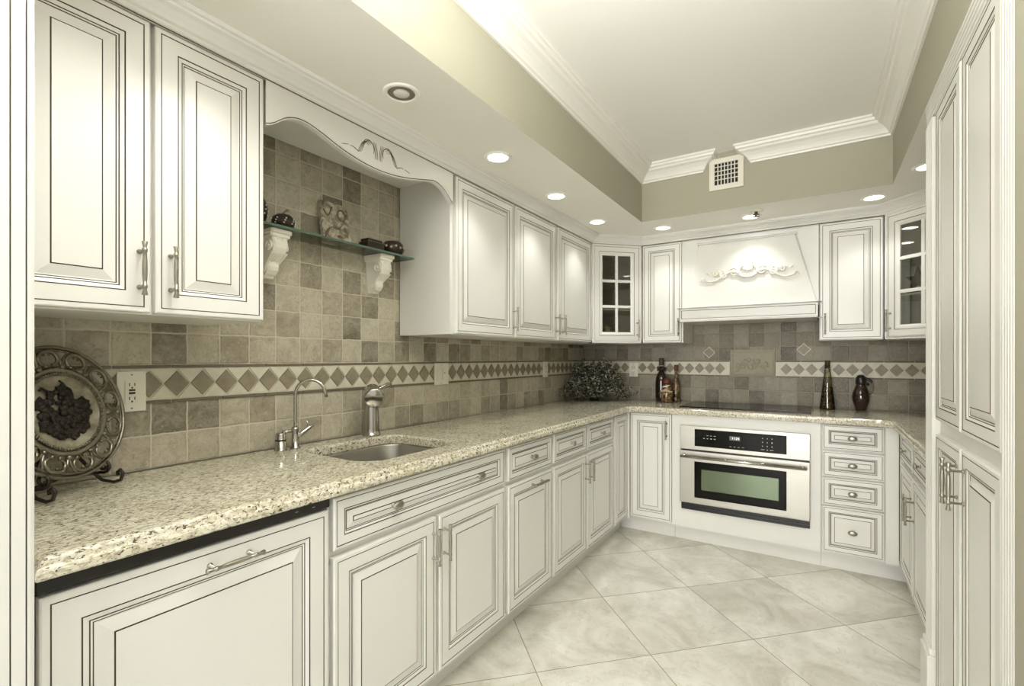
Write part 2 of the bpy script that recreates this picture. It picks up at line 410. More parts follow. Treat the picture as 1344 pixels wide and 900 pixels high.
# accent diamonds and carved panel over the cooktop
mb = MB()
for cx, cz in ((1.060, 1.302), (1.690, 1.320)):
    mb.prism([(cx-.045, cz), (cx, cz-.045), (cx+.045, cz), (cx, cz+.045)], -.0105, -.006, 1)
    mb.prism([(cx-.038, cz), (cx, cz-.038), (cx+.038, cz), (cx, cz+.038)], -.014, -.006, 0)
o = mb.build('accent_diamonds', [BORD_D, BORD_L], WB); o.matrix_local = MBk
mb = MB()
mb.box((1.212, -.020, 1.128), (1.512, -.004, 1.322), 0, .004)
for a, b in (((1.222, 1.138), (1.502, 1.150)), ((1.222, 1.300), (1.502, 1.312)), ((1.222, 1.138), (1.234, 1.312)), ((1.490, 1.138), (1.502, 1.312))):
    mb.box((a[0], -.026, a[1]), (b[0], -.018, b[1]), 0, .003)
rr = random.Random(4)
for i in range(34):                                                  # low relief of fruit and leaves
    t = rr.uniform(-1, 1); mb.ball((1.362+t*.105, -.019, 1.205+rr.uniform(-.028, .05)*(1-abs(t)*.7)), rr.uniform(.009, .017), 0, 8, (1, .45, 1))
for sg in (-1, 1):
    mb.tube([(1.362+sg*(.02+.10*t), -.021, 1.18+.025*sin(t*5)) for t in [i/10 for i in range(11)]], .004, 6)
o = mb.build('carved_relief_panel', RELIEF, WB); o.matrix_local = MBk; o['label'] = 'cream carved stone panel in a raised frame'

# ------------------------------------------------------------------ cabinet parts
def door_profile(s, flatpanel=False):
    L = [(0, .020, 0), (0, .004, 0), (.0012, .0015, 0), (.004, .0, 0)]
    def groove(a, w, d, y0, y1):
        L.extend([(a, y0, 0), (a+w*.22, y0+d, 1), (a+w*.78, y0+d, 1), (a+w, y1, 1)])
    groove(.0145*s, .0026, .0020, 0, .0006)
    groove(.058*s, .0028, .0026, .0006, .0016)
    L.append((.068*s, .0040, 0))
    groove(.0705*s, .0024, .0022, .0050, .0056)
    groove(.0765*s, .0022, .0018, .0070, .0080)
    L.append((.082*s, .0085, 0))
    L.append((.1065*s, .0024, 0))
    groove(.108*s, .0026, .0020, .0020, .0008)
    return L
def rings(mb, x0, x1, z0, z1, prof, fill=True):
    n = len(prof); o = len(mb.v)
    for a, y, m in prof: mb.v += [(x0+a, y, z0+a), (x1-a, y, z0+a), (x1-a, y, z1-a), (x0+a, y, z1-a)]
    for i in range(n-1):
        for k in range(4):
            mb.f.append([o+4*i+k, o+4*i+(k+1) % 4, o+4*i+4+(k+1) % 4, o+4*i+4+k]); mb.m.append(prof[i+1][2]); mb.s.append(False)
    if fill: mb.f.append([o+4*(n-1)+k for k in range(4)]); mb.m.append(0); mb.s.append(False)
    mb.f.append([o+3, o+2, o+1, o]); mb.m.append(0); mb.s.append(False)
def panel(name, parent, x0, x1, z0, z1, s):
    mb = MB(); rings(mb, 0, x1-x0, 0, z1-z0, door_profile(s))
    return mb.build(name, [PAINT, GLAZE], parent, (x0, 0, z0), norm=False)
# shared hardware meshes (local: y<0 is out of the door)
def handle_mesh():
    mb = MB(); M = Matrix.Translation((0, -.032, 0))
    half = [(.0058, 0), (.0056, .012), (.0048, .028), (.0040, .0395), (.0056, .0405), (.0058, .0475), (.0042, .0490), (.0038, .0520), (.0066, .0645), (.0060, .0655), (.0005, .0655)]
    prof = [(r, -z) for r, z in reversed(half)]+half[1:]
    mb.lathe(prof, 14, 0, M, caps=False)
    for z in (-.044, .044):
        mb.tube([(0, .0, z), (0, -.004, z), (0, -.0045, z), (0, -.031, z)], [.0060, .0060, .0036, .0036], 10)
    return mb
_h = handle_mesh().build('handle', NICKEL); HANDLE = _h.data; bpy.data.objects.remove(_h)
def knob_mesh(sx):
    mb = MB(); M = Matrix.Rotation(pi/2, 4, 'X')
    mb.lathe([(.009, 0), (.008, .002), (.0052, .005), (.0050, .013), (.0085, .016), (.0145, .019), (.0150, .022), (.0125, .026), (.0070, .0285), (.001, .029)], 18, 0, M, sx=sx)
    return mb
_k = knob_mesh(1.55).build('knob', NICKEL); OVAL = _k.data; bpy.data.objects.remove(_k)
_k = knob_mesh(1.0).build('knob', NICKEL); ROUND = _k.data; bpy.data.objects.remove(_k)
def add_handle(d, x, z, horizontal=False, y=0):
    o = link('handle', HANDLE, d, (x, y, z), (0, pi/2, 0) if horizontal else None); o['label'] = 'brushed nickel bar handle'; return o
def add_knob(d, x, z, me=OVAL):
    o = link('knob', me, d, (x, .0015, z)); o['label'] = 'brushed nickel knob'; return o
def door(parent, x0, x1, z0, z1, s=.8, hx=None, hz=None, horizontal=False, name='door'):
    d = panel(name, parent, x0, x1, z0, z1, s)
    if hx is not None: add_handle(d, hx-x0, hz-z0, horizontal)
    return d
def drawer(parent, x0, x1, z0, z1, s=.5, knobs=None, me=OVAL):
    d = panel('drawer', parent, x0, x1, z0, z1, s)
    for k in (knobs or [(x0+x1)/2]): add_knob(d, k-x0, (z1-z0)/2, me)
    return d
BASE_H = .874
def base_carcass(parent, w, depth=.60, low=None):
    mb = MB(); top = low or BASE_H
    mb.box((0, .021, .108), (w, depth, top), 0, .001)
    if low:
        mb.box((0, .021, low-.01), (w, .040, BASE_H), 0, .001)
        mb.box((0, .035, low-.01), (.018, depth, BASE_H)); mb.box((w-.018, .035, low-.01), (w, depth, BASE_H))
    mb.build('carcass', PAINT, parent)
    mb = MB(); mb.box((0, .085, 0), (w, .10, .112)); mb.build('toe_kick', PAINT, parent)
def upper_carcass(parent, w, h, depth=.345, z0=0):
    mb = MB(); mb.box((0, .021, z0), (w, depth, h), 0, .0015); mb.build('carcass', PAINT, parent)

# ------------------------------------------------------------------ left run, base
G0 = 'cream base cabinets'
# dishwasher hidden behind a cabinet panel
Y0 = .258
t = thing('dishwasher', 'cream panelled dishwasher under the near end of the left counter', 'dishwasher', (XL, Y0, 0), RL)
mb = MB(); mb.box((0, .024, .02), (.608, .59, .872), 0, .002); mb.build('tub', BLACK, t)
d = door(t, .006, .601, .112, .836, 1.0); add_handle(d, .326, .682, True)
mb = MB(); mb.box((.003, .002, .842), (.606, .03, .872), 0, .003)
for i in (0, 1): mb.box((.50+i*.05, .0014, .8545), (.508+i*.05, .0022, .856), 1)
o = mb.build('control_strip', [BLACK, MARK], t); o['label'] = 'black control strip'
mb = MB(); mb.box((0, .085, 0), (.608, .1, .112)); mb.build('toe_kick', BLACK, t)
# sink base
t = thing('sink_cabinet', 'wide cream base cabinet with two doors under the sink', 'cabinet', (XL, .868, 0), RL, G0)
W_ = .908; base_carcass(t, W_, low=.68)
drawer(t, .008, .888, .712, .862, .62, [.239, .695])
door(t, .008, .442, .122, .690, .9, .424, .591)
door(t, .458, .890, .122, .690, .9, .482, .591)
# pull-out bin cabinet
t = thing('bin_cabinet', 'narrow cream pull-out cabinet with a sideways door handle, right of the sink', 'cabinet', (XL, 1.778, 0), RL, G0)
base_carcass(t, .434)
drawer(t, .010, .424, .712, .862, .5); door(t, .010, .424, .122, .690, .78, .262, .654, True)
# two-door cabinet
t = thing('double_door_cabinet', 'cream base cabinet with two drawers and two doors near the left corner', 'cabinet', (XL, 2.214, 0), RL, G0)
base_carcass(t, .886)
drawer(t, .008, .424, .712, .862, .5, None, ROUND); drawer(t, .440, .866, .712, .862, .5, None, ROUND)
door(t, .008, .424, .122, .690, .78, .402, .592); door(t, .440, .866, .122, .690, .78, .464, .592)
# narrow corner panel
t = thing('blind_corner_cabinet', 'tall narrow cream cabinet front in the left inside corner below the counter', 'cabinet', (XL, 3.102, 0), RL, G0)
mb = MB(); mb.box((0, .021, .108), (.28, .60, BASE_H), 0, .001); mb.build('carcass', PAINT, t)
mb = MB(); mb.box((0, .085, 0), (.34, .10, .112)); mb.build('toe_kick', PAINT, t)
mb = MB(); mb.box((.262, -.010, .108), (.2805, .03, BASE_H)); mb.build('corner_post', PAINT, t)
door(t, .012, .260, .122, .862, .72, name='panel')

# ------------------------------------------------------------------ back run, base
t = thing('corner_cabinet', 'cream single-door base cabinet left of the oven', 'cabinet', (.624, YB, 0), RB, G0)
mb = MB(); mb.box((0, .021, .108), (.302, .595, BASE_H), 0, .001); mb.build('carcass', PAINT, t)
mb = MB(); mb.box((-.104, .085, 0), (.302, .10, .112)); mb.build('toe_kick', PAINT, t)
door(t, .008, .298, .122, .866, .85, .266, .762)
t = thing('oven_cabinet', 'plain cream cabinet front around the built-in oven', 'cabinet', (.928, YB, 0), RB, G0)
mb = MB()
mb.box((0, .002, .112), (.06, .03, BASE_H)); mb.box((.806, .002, .112), (.862, .03, BASE_H))
mb.box((.06, .002, .112), (.806, .03, .236)); mb.box((.06, .002, .800), (.806, .03, BASE_H))
mb.box((0, .03, .112), (.02, .595, BASE_H)); mb.box((.842, .03, .112), (.862, .595, BASE_H)); mb.box((.02, .03, .112), (.842, .595, .13))
mb.build('carcass', PAINT, t)
mb = MB(); mb.box((0, .085, 0), (.862, .10, .112)); mb.build('toe_kick', PAINT, t)
t = thing('drawer_cabinet', 'cream stack of four drawers right of the oven', 'cabinet', (1.791, YB, 0), RB, G0)
mb = MB(); mb.box((0, .021, .108), (.362, .595, BASE_H), 0, .001); mb.box((.304, .002, .108), (.362, .021, BASE_H)); mb.build('carcass', PAINT, t)
mb = MB(); mb.box((0, .085, 0), (.42, .10, .112)); mb.build('toe_kick', PAINT, t)
for z0, z1 in ((.724, .869), (.565, .714), (.397, .557), (.122, .389)): drawer(t, .006, .298, z0, z1, .55)

# ------------------------------------------------------------------ right run, base
for i, (ya, w, lb) in enumerate(((3.350, .42, 'cream base cabinet on the right, next to the drawer stack'), (2.928, .42, 'cream base cabinet on the right, next to the tall pantry'))):
    t = thing('drawer_base_cabinet', lb, 'cabinet', (XR, ya, 0), RR, G0)
    base_carcass(t, w)
    if i == 0:
        mb = MB(); mb.box((-.033, .003, .108), (.008, .03, BASE_H)); mb.build('corner_post', PAINT, t)
    drawer(t, .010, w-.008, .712, .862, .5, None, ROUND)
    door(t, .010, w-.008, .122, .690, .78, w-.034 if i == 0 else .036, .542)

# ------------------------------------------------------------------ countertop (one slab, polished, with the sink cut-out)
def arc(c, r, a0, a1, n=6): return [(c[0]+r*cos(radians(a0+(a1-a0)*i/n)), c[1]+r*sin(radians(a0+(a1-a0)*i/n))) for i in range(n+1)]
CX, CYB, CXR = .650, 3.354, 2.120
r = .07
outl = [(.006, .252), (CX, .252)] + arc((CX+r, CYB-r), r, 180, 90) + arc((CXR-r, CYB-r), r, 90, 0) + [(CXR, 2.294), (WX-.008, 2.294), (WX-.008, WY-.009), (.006, WY-.009)]
def rrect(x0, x1, y0, y1, r, n=8):
    return arc((x1-r, y0+r), r, -90, 0, n)+arc((x1-r, y1-r), r, 0, 90, n)+arc((x0+r, y1-r), r, 90, 180, n)+arc((x0+r, y0+r), r, 180, 270, n)
SK = (.135, .525, 1.085, 1.555, .085)
hole = rrect(*SK)
CPROF = [(.012, .874), (.003, .876), (.0, .880), (.0, .890), (.002, .8945), (.008, .899), (.0095, .9035), (.011, .908), (.016, .9125), (.022, .914)]
bm = bmesh.new()
def loops(poly, prof, sign):
    n = len(poly); P = [Vector(p) for p in poly]; prev = None; L = []
    for o_, z in prof:
        ring = []
        for i in range(n):
            d1 = (P[i]-P[i-1]).normalized(); d2 = (P[(i+1) % n]-P[i]).normalized()
            n1 = Vector((-d1.y, d1.x)); n2 = Vector((-d2.y, d2.x)); mv = (n1+n2)/(1+n1.dot(n2))
            q = P[i]+mv*o_*sign; ring.append(bm.verts.new((q.x, q.y, z)))
        L.append(ring)
    for a, b in zip(L, L[1:]):
        for i in range(n): bm.faces.new([a[i], a[(i+1) % n], b[(i+1) % n], b[i]])
    return L
Lo = loops(outl, CPROF, 1)
Li = loops(hole, [(.004, .874), (0, .878), (0, .906), (.003, .912), (.007, .914)], -1)
bm.edges.ensure_lookup_table()
def ringedges(R): return [bm.edges.get((R[i], R[(i+1) % len(R)])) for i in range(len(R))]
bmesh.ops.triangle_fill(bm, use_beauty=True, use_dissolve=False, edges=ringedges(Lo[-1])+ringedges(Li[-1]))
bmesh.ops.triangle_fill(bm, use_beauty=True, use_dissolve=False, edges=ringedges(Lo[0])+ringedges(Li[0]))
bmesh.ops.recalc_face_normals(bm, faces=bm.faces)
me = bpy.data.meshes.new('countertop'); bm.to_mesh(me); bm.free(); me.materials.append(GRANITE)
ct = link('countertop', me); tag(ct, 'U-shaped speckled cream granite countertop along three walls', 'countertop')

# sink
mb = MB()
pr = [(-.016, .8735), (-.001, .8735), (.001, .868), (.006, .76), (.012, .735), (.030, .715), (.060, .706), (.150, .704)]
P = rrect(SK[0]-.001, SK[1]+.001, SK[2]-.001, SK[3]+.001, SK[4])
n = len(P); V = []
ccx, ccy = (SK[0]+SK[1])/2, (SK[2]+SK[3])/2
for o_, z in pr:
    for p in P:
        fx = 1-o_/((SK[1]-SK[0])/2); fy = 1-o_/((SK[3]-SK[2])/2)
        V.append((ccx+(p[0]-ccx)*fx, ccy+(p[1]-ccy)*fy, z))
F = [[i*n+k, i*n+(k+1) % n, (i+1)*n+(k+1) % n, (i+1)*n+k] for i in range(len(pr)-1) for k in range(n)]
F.append([(len(pr)-1)*n+k for k in range(n)])
mb.add([(v[0]-ccx, v[1]-ccy, v[2]-.704) for v in V], F, 0, True)
t = thing('sink', 'stainless steel undermount sink set in the left counter', 'sink', (ccx, ccy, .704))
o = mb.build('basin', STEEL, t)
mb = MB(); mb.lathe([(.044, 0), (.044, .003), (.036, .004), (.030, .0015), (.004, .0015)], 24); mb.build('drain', CHROME, t, (-.02, 0, .0008))

# main faucet
t = thing('kitchen_faucet', 'tall nickel pull-out faucet standing behind the sink', 'faucet', (.088, 1.475, CT+.0005))
mb = MB(); mb.lathe([(.040, 0), (.040, .006), (.036, .010), (.0345, .03), (.032, .11), (.0315, .150), (.030, .155)], 28); mb.build('body', CHROME, t)
mb = MB()
mb.tube([(.0, 0, .150), (.003, -.002, .166), (.012, -.009, .183), (.030, -.022, .195)], [.026, .030, .034, .034], 22)
mb.tube([(.012, -.009, .193), (.045, -.034, .197), (.085, -.064, .189), (.112, -.084, .179), (.116, -.087, .177)], [.030, .037, .040, .043, .036], 22)
mb.build('spray_head', CHROME, t)
mb = MB(); mb.tube([(.0, .0, .188), (.004, .030, .201), (.006, .062, .215), (.008, .092, .225), (.010, .108, .223)], [.012, .0085, .0075, .0095, .006], 12)
mb.tube([(.0, .012, .150), (.002, .036, .152), (.002, .046, .153)], [.012, .011, .009], 12)
mb.build('lever', CHROME, t)
# filtered water tap
t = thing('filter_tap', 'slim gooseneck filter tap with small side lever left of the sink', 'tap', (.085, 1.105, CT+.0005))
mb = MB(); mb.lathe([(.019, 0), (.019, .005), (.0135, .008), (.013, .07), (.0145, .075), (.012, .082), (.006, .085)], 20); mb.build('base', CHROME, t)
dr = Vector((.72, .69, 0)).normalized(); mb = MB()
pts = [Vector((0, 0, z)) for z in (.08, .12, .17, .205)]
for i in range(1, 14):
    a = pi-i/13*radians(172); pts.append(dr*(.055+.055*cos(a))+Vector((0, 0, .205+.058*sin(a))))
pts.append(pts[-1]+Vector((0, 0, -.018))+dr*.004)
mb.tube(pts, .0062, 12); mb.build('spout', CHROME, t)
mb = MB(); mb.tube([(0, 0, .045), (.01, .02, .055), (.02, .05, .078), (.024, .062, .084)], [.010, .010, .008, .004], 12)
mb.tube([(.016, .04, .07), (.014, .046, .092), (.012, .040, .104)], [.004, .004, .003], 8); mb.tube([(-.004, -.05, .068), (0, -.0, .068)], .006, 8)
mb.build('lever', CHROME, t)
t = thing('air_gap_cap', 'short round chrome cap on the counter beside the filter tap', 'sink fitting', (.078, 1.050, CT+.0005))
mb = MB(); mb.lathe([(.023, 0), (.023, .004), (.0185, .006), (.0185, .062), (.0165, .066), (.004, .067)], 24); mb.build('cap', CHROME, t)
mb = MB(); mb.lathe([(.0195, .036), (.0198, .038), (.0198, .040), (.0195, .042)], 24, caps=False); mb.build('groove_ring', IRON, t)

# ------------------------------------------------------------------ upper cabinets, left
UZ = 1.372; UH = 2.108-UZ
t = thing('tall_wall_cabinet', 'cream double-door wall cabinet above the plate, nearest the camera', 'wall cabinet', (XU, .243, UZ), RL, 'cream wall cabinets')
upper_carcass(t, .583, .80)
door(t, .003, .286, .004, UH, .88, .262, .11); door(t, .296, .579, .004, UH, .88, .330, .11)
t = thing('single_wall_cabinet', 'wide cream single-door wall cabinet right of the tiled niche', 'wall cabinet', (XU, 1.719, UZ), RL, 'cream wall cabinets')
upper_carcass(t, .530, .80)
door(t, .022, .524, .004, UH, .80, .512, .102)
t = thing('double_wall_cabinet', 'cream two-door wall cabinet beside the glazed left corner cabinet', 'wall cabinet', (XU, 2.252, UZ), RL, 'cream wall cabinets')
upper_carcass(t, 1.066, .80)
door(t, .008, .496, .004, UH, .80, .522-.035, .102); door(t, .526, 1.058, .004, UH, .80, .575, .102)
# scalloped valance over the niche
def vz(y):
    k = [(.826, 1.972), (.850, 1.982), (.90, 2.020), (.955, 2.034), (1.02, 2.022), (1.10, 1.998), (1.19, 1.982), (1.272, 1.977), (1.355, 1.982), (1.445, 1.998), (1.53, 2.019), (1.595, 2.033), (1.65, 2.018), (1.695, 1.985), (1.717, 1.968)]
    for (a, za), (b, zb) in zip(k, k[1:]):
        if a <= y <= b:
            i = k.index((a, za)); p0 = k[max(i-1, 0)]; p3 = k[min(i+2, len(k)-1)]
            t_ = (y-a)/(b-a); m0 = (zb-p0[1])/(b-p0[0])*(b-a); m1 = (p3[1]-za)/(p3[0]-a)*(b-a)
            return (2*t_**3-3*t_**2+1)*za+(t_**3-2*t_**2+t_)*m0+(-2*t_**3+3*t_**2)*zb+(t_**3-t_**2)*m1
    return k[-1][1]
t = thing('valance', 'cream scalloped valance arching over the tiled niche', 'valance', (XU, .828, UZ), RL)
ys = [.828+i*(.889/60) for i in range(61)]
lowz = [(y-.828, vz(y)-UZ) for y in ys]
mb = MB()
for (xa, za), (xb, zb) in zip(lowz, lowz[1:]):
    for lo, hi, mi in ((0, .0035, 0), (.0035, .0068, 1), (.0068, None, 0)):
        q = [(xa, za+lo), (xb, zb+lo), (xb, .80 if hi is None else zb+hi), (xa, .80 if hi is None else za+hi)]
        yy = 0.0 if mi == 0 else .0012
        if lo == 0: yy = .0016
        mb.add([(p[0], yy, p[1]) for p in q], [[0, 1, 2, 3]], mi)
    mb.add([(xa, .0016, za), (xb, .0016, zb), (xb, .022, zb), (xa, .022, za)], [[3, 2, 1, 0]], 0, True)
    mb.add([(xa, .022, za), (xb, .022, zb), (xb, .022, .80), (xa, .022, .80)], [[3, 2, 1, 0]], 0)
mb.build('board', [PAINT, GLAZE], t, norm=False)
mb = MB(); cx0 = 1.272-.828; cz0 = 2.046-UZ
def car(pts, r=.0011): mb.tube([(cx0+x, -.0004, cz0+z) for x, z in pts], [r*(.35+.65*sin(pi*(i+.5)/len(pts))) for i in range(len(pts))], 5)
for sg in (-1, 1):
    for k in range(4):
        car([(sg*(.030+k*.006+.050*t_), .022-k*.0035+.014*sin(t_*pi)-.042*t_*t_) for t_ in [i/12 for i in range(13)]])
    car([(sg*(.048-.026*cos(a)), .002+.030*sin(a)) for a in [pi*1.25*i/14-.5 for i in range(15)]], .0014)
    car([(sg*(.082+.05*t_), -.022-.004*sin(t_*6)) for t_ in [i/10 for i in range(11)]], .0014)
    car([(sg*(.138+.03*t_), -.018-.008*t_) for t_ in [i/6 for i in range(7)]])
    for k in range(3): car([(sg*(.004+k*.006+.01*t_*t_), -.03+.062*t_) for t_ in [i/8 for i in range(9)]])
mb.build('carved_scroll', GLAZE, t)
# niche ceiling board
mb = MB(); mb.box((.0, .022, .735), (.889, .345, .745)); mb.build('top_board', PAINT, t)
# corbels, shelf and what stands on it
def corbel(y, label):
    t = thing('corbel', label, 'corbel', (.0085, y, 1.560), RL, 'carved corbels under the glass shelf')
    prof = [(0, .172), (.118, .172), (.118, .160), (.110, .156), (.110, .148), (.104, .142), (.112, .125), (.110, .105), (.098, .085), (.078, .070), (.064, .060), (.060, .050), (.064, .040), (.062, .028), (.050, .014), (.036, .008), (.032, 0), (0, 0)]
    def wd(z): return .041 if z > .158 else (.038 if z > .145 else .030-.010*(1-z/.145))
    mb = MB()
    # slices by height: width narrows downward, front follows the S curve
    fr = [p for p in prof if p != (0, .172) and p != (0, 0)]
    fr = sorted(set(fr), key=lambda p: -p[1]); vs = []
    for d_, z in fr:
        w = wd(z); e = .006
        vs += [(-w, 0, z), (-w, -d_+e, z), (-w+e, -d_, z), (w-e, -d_, z), (w, -d_+e, z), (w, 0, z)]
    n = len(fr)
    fs = [[i*6+k, i*6+k+1, (i+1)*6+k+1, (i+1)*6+k] for i in range(n-1) for k in range(5)]
    fs += [[0, 1, 2, 3, 4, 5], [(n-1)*6+k for k in range(5, -1, -1)]]
    mb.add(vs, fs); mb.build('body', PLASTER, t)
    mb = MB()
    for sg in (-1, 1):
        w = sg*.0315
        mb.tube([(w*(1-.12*i/30), -.078-(.022-.017*i/30)*cos(a), .112+(.022-.017*i/30)*sin(a)) for i, a in [(i, i/30*4.2*pi-.6) for i in range(31)]], .004, 6)
        mb.ball((w, -.078, .112), .009, 0, 8, (.6, 1, 1))
        mb.tube([(w*.78, -.098+.0*q, .085) if False else (w*(.92-.2*q), -.098+.052*q, .088-.040*q) for q in [i/10 for i in range(11)]], .004, 6)
        mb.tube([(w*.70, -.040-(.014-.010*i/20)*cos(a), .034+(.014-.010*i/20)*sin(a)) for i, a in [(i, i/20*3*pi) for i in range(21)]], .003, 6)
    for k in (-1, 0, 1):                                             # acanthus ribs on the front
        mb.tube([(k*.013*(1-.3*q), -(.104+.010*sin(q*pi))+.045*q*q, .142-.085*q) for q in [i/10 for i in range(11)]], [.005*(1-.5*q) for q in [i/10 for i in range(11)]], 6)
    mb.build('scrollwork', PLASTER, t)
corbel(1.028, 'cream carved corbel holding the left end of the glass shelf')
corbel(1.541, 'cream carved corbel holding the right end of the glass shelf')
t = thing('glass_shelf', 'thin green-edged glass shelf in the tiled niche', 'shelf', (.009, .875, 1.7335), RL)
mb = MB(); mb.box((0, -.132, 0), (.815, 0, .009), 0); mb.build('pane', SHELFG, t)
mb = MB(); mb.box((0, -.1335, .0002), (.815, -.132, .0088)); mb.box((.815, -.132, .0002), (.8162, 0, .0088)); mb.build('polished_edge', SHELF_EDGE, t)
SZ = 1.7432
def gourd(name, label, cat, loc, r, hh, stem=True):
    t = thing(name, label, cat, loc)
    mb = MB(); seg = 32; prof = [(i/12) for i in range(13)]; vs = []
    for p in prof:
        a = pi*p; z = hh/2*(1-cos(a))
        for k in range(seg):
            th = 2*pi*k/seg; rr_ = max(r*sin(a)**.8, r*.02)*(1-.06*abs(cos(th*4))); vs.append((rr_*cos(th), rr_*sin(th), z))
    mb.add(vs, [[i*seg+k, i*seg+(k+1) % seg, (i+1)*seg+(k+1) % seg, (i+1)*seg+k] for i in range(12) for k in range(seg)], 0, True)
    for k in range(8):
        for j in range(3):
            a = 2*pi*k/8+.3+j*.1; zz = hh*(.35+.14*j); rr_ = r*1.0*math.sqrt(max(0, 1-((zz-hh/2)/(hh/2))**2))
            mb.ball((rr_*cos(a), rr_*sin(a), zz), r*.07, 1, 6, (1, 1, 1))
    mb.build('shell', [RESIN, PLASTER], t)
    if stem:
        mb = MB(); mb.tube([(0, 0, hh*.96), (.003, .002, hh*1.1), (.004, .010, hh*1.26), (.002, .02, hh*1.3)], [.006, .004, .0035, .003], 8); mb.build('stem', STEM, t)
    return t
gourd('pumpkin_ornament', 'small dark carved pumpkin with curled stem on the glass shelf', 'ornament', (.075, 1.062, SZ), .042, .062)
gourd('dark_vase', 'dark ornament half hidden by the cabinet at the left end of the glass shelf', 'ornament', (.070, .962, SZ), .038, .110, False)
t = thing('trinket_box', 'dark footed trinket box with beaded edge on the glass shelf', 'box', (.075, 1.488, SZ), RL)
mb = MB(); mb.box((-.040, -.026, .006), (.040, .026, .030), 0, .004); mb.box((-.036, -.022, .030), (.036, .022, .041), 0, .006)
mb.build('body', RESIN, t)
mb = MB()
for i in range(9): mb.ball((-.036+i*.009, -.0265, .029), .0036, 0, 6)
mb.build('beading', PEWTER, t)
for sx in (-1, 1):
    for sy in (-1, 1):
        mb = MB(); mb.ball((sx*.033, sy*.019, .0055), .0055, 0, 6); mb.build('foot', RESIN, t)
t = thing('carved_bowl', 'round dark carved pot at the right end of the glass shelf', 'pot', (.075, 1.615, SZ))
mb = MB(); mb.lathe([(.022, 0), (.034, .006), (.042, .020), (.043, .032), (.038, .045), (.031, .052), (.027, .053), (.026, .046), (.004, .044)], 28); mb.build('body', RESIN, t)
mb = MB()
for k in range(14): a = 2*pi*k/14; mb.ball((.043*cos(a), .043*sin(a), .027+.005*(k % 2)), .0045, 0, 6)
mb.build('carved_band', TANFIG, t)
for ch_ in [o for o in bpy.data.objects if o.get('category') in ('box', 'pot')]: ch_.scale = (1.2, 1.2, 1.28)
t = thing('relief_plaque', 'weathered stone plaque leaning on the tiles above the glass shelf', 'plaque', (.058, 1.322, SZ), RL)
mb = MB(); M = Matrix.Rotation(radians(-12), 4, 'X')
pl = [(-.062, 0), (.062, 0), (.065, .05), (.062, .13), (.056, .148), (.03, .152), (.0, .149), (-.02, .153), (-.06, .150), (-.064, .09)]
mb.prism(pl, 0, .016, 0, M=M); mb.build('slab', PLAQUE, t)
mb = MB()
mb.tube([M @ Vector((-.055+.11*q, -.001, .02+.09*q+.015*sin(q*7))) for q in [i/14 for i in range(15)]], [.003+.002*sin(i) for i in range(15)], 6)
mb.tube([M @ Vector((.03+.018*cos(a), -.001, .112+.020*sin(a))) for a in [i/12*4.6 for i in range(13)]], .003, 6)
mb.tube([M @ Vector((-.05+.04*q, -.001, .12-.02*sin(q*4))) for q in [i/8 for i in range(9)]], .003, 6)
mb.ball(M @ Vector((.01, -.001, .03)), .008, 0, 6, (1.4, .5, .8)); mb.ball(M @ Vector((.04, -.001, .06)), .007, 0, 6, (1, .5, 1.5))
mb.build('relief_figure', flat('plaque_relief', (.17, .13, .085), .6), t)
t.scale = (1.10, 1.0, 1.22)

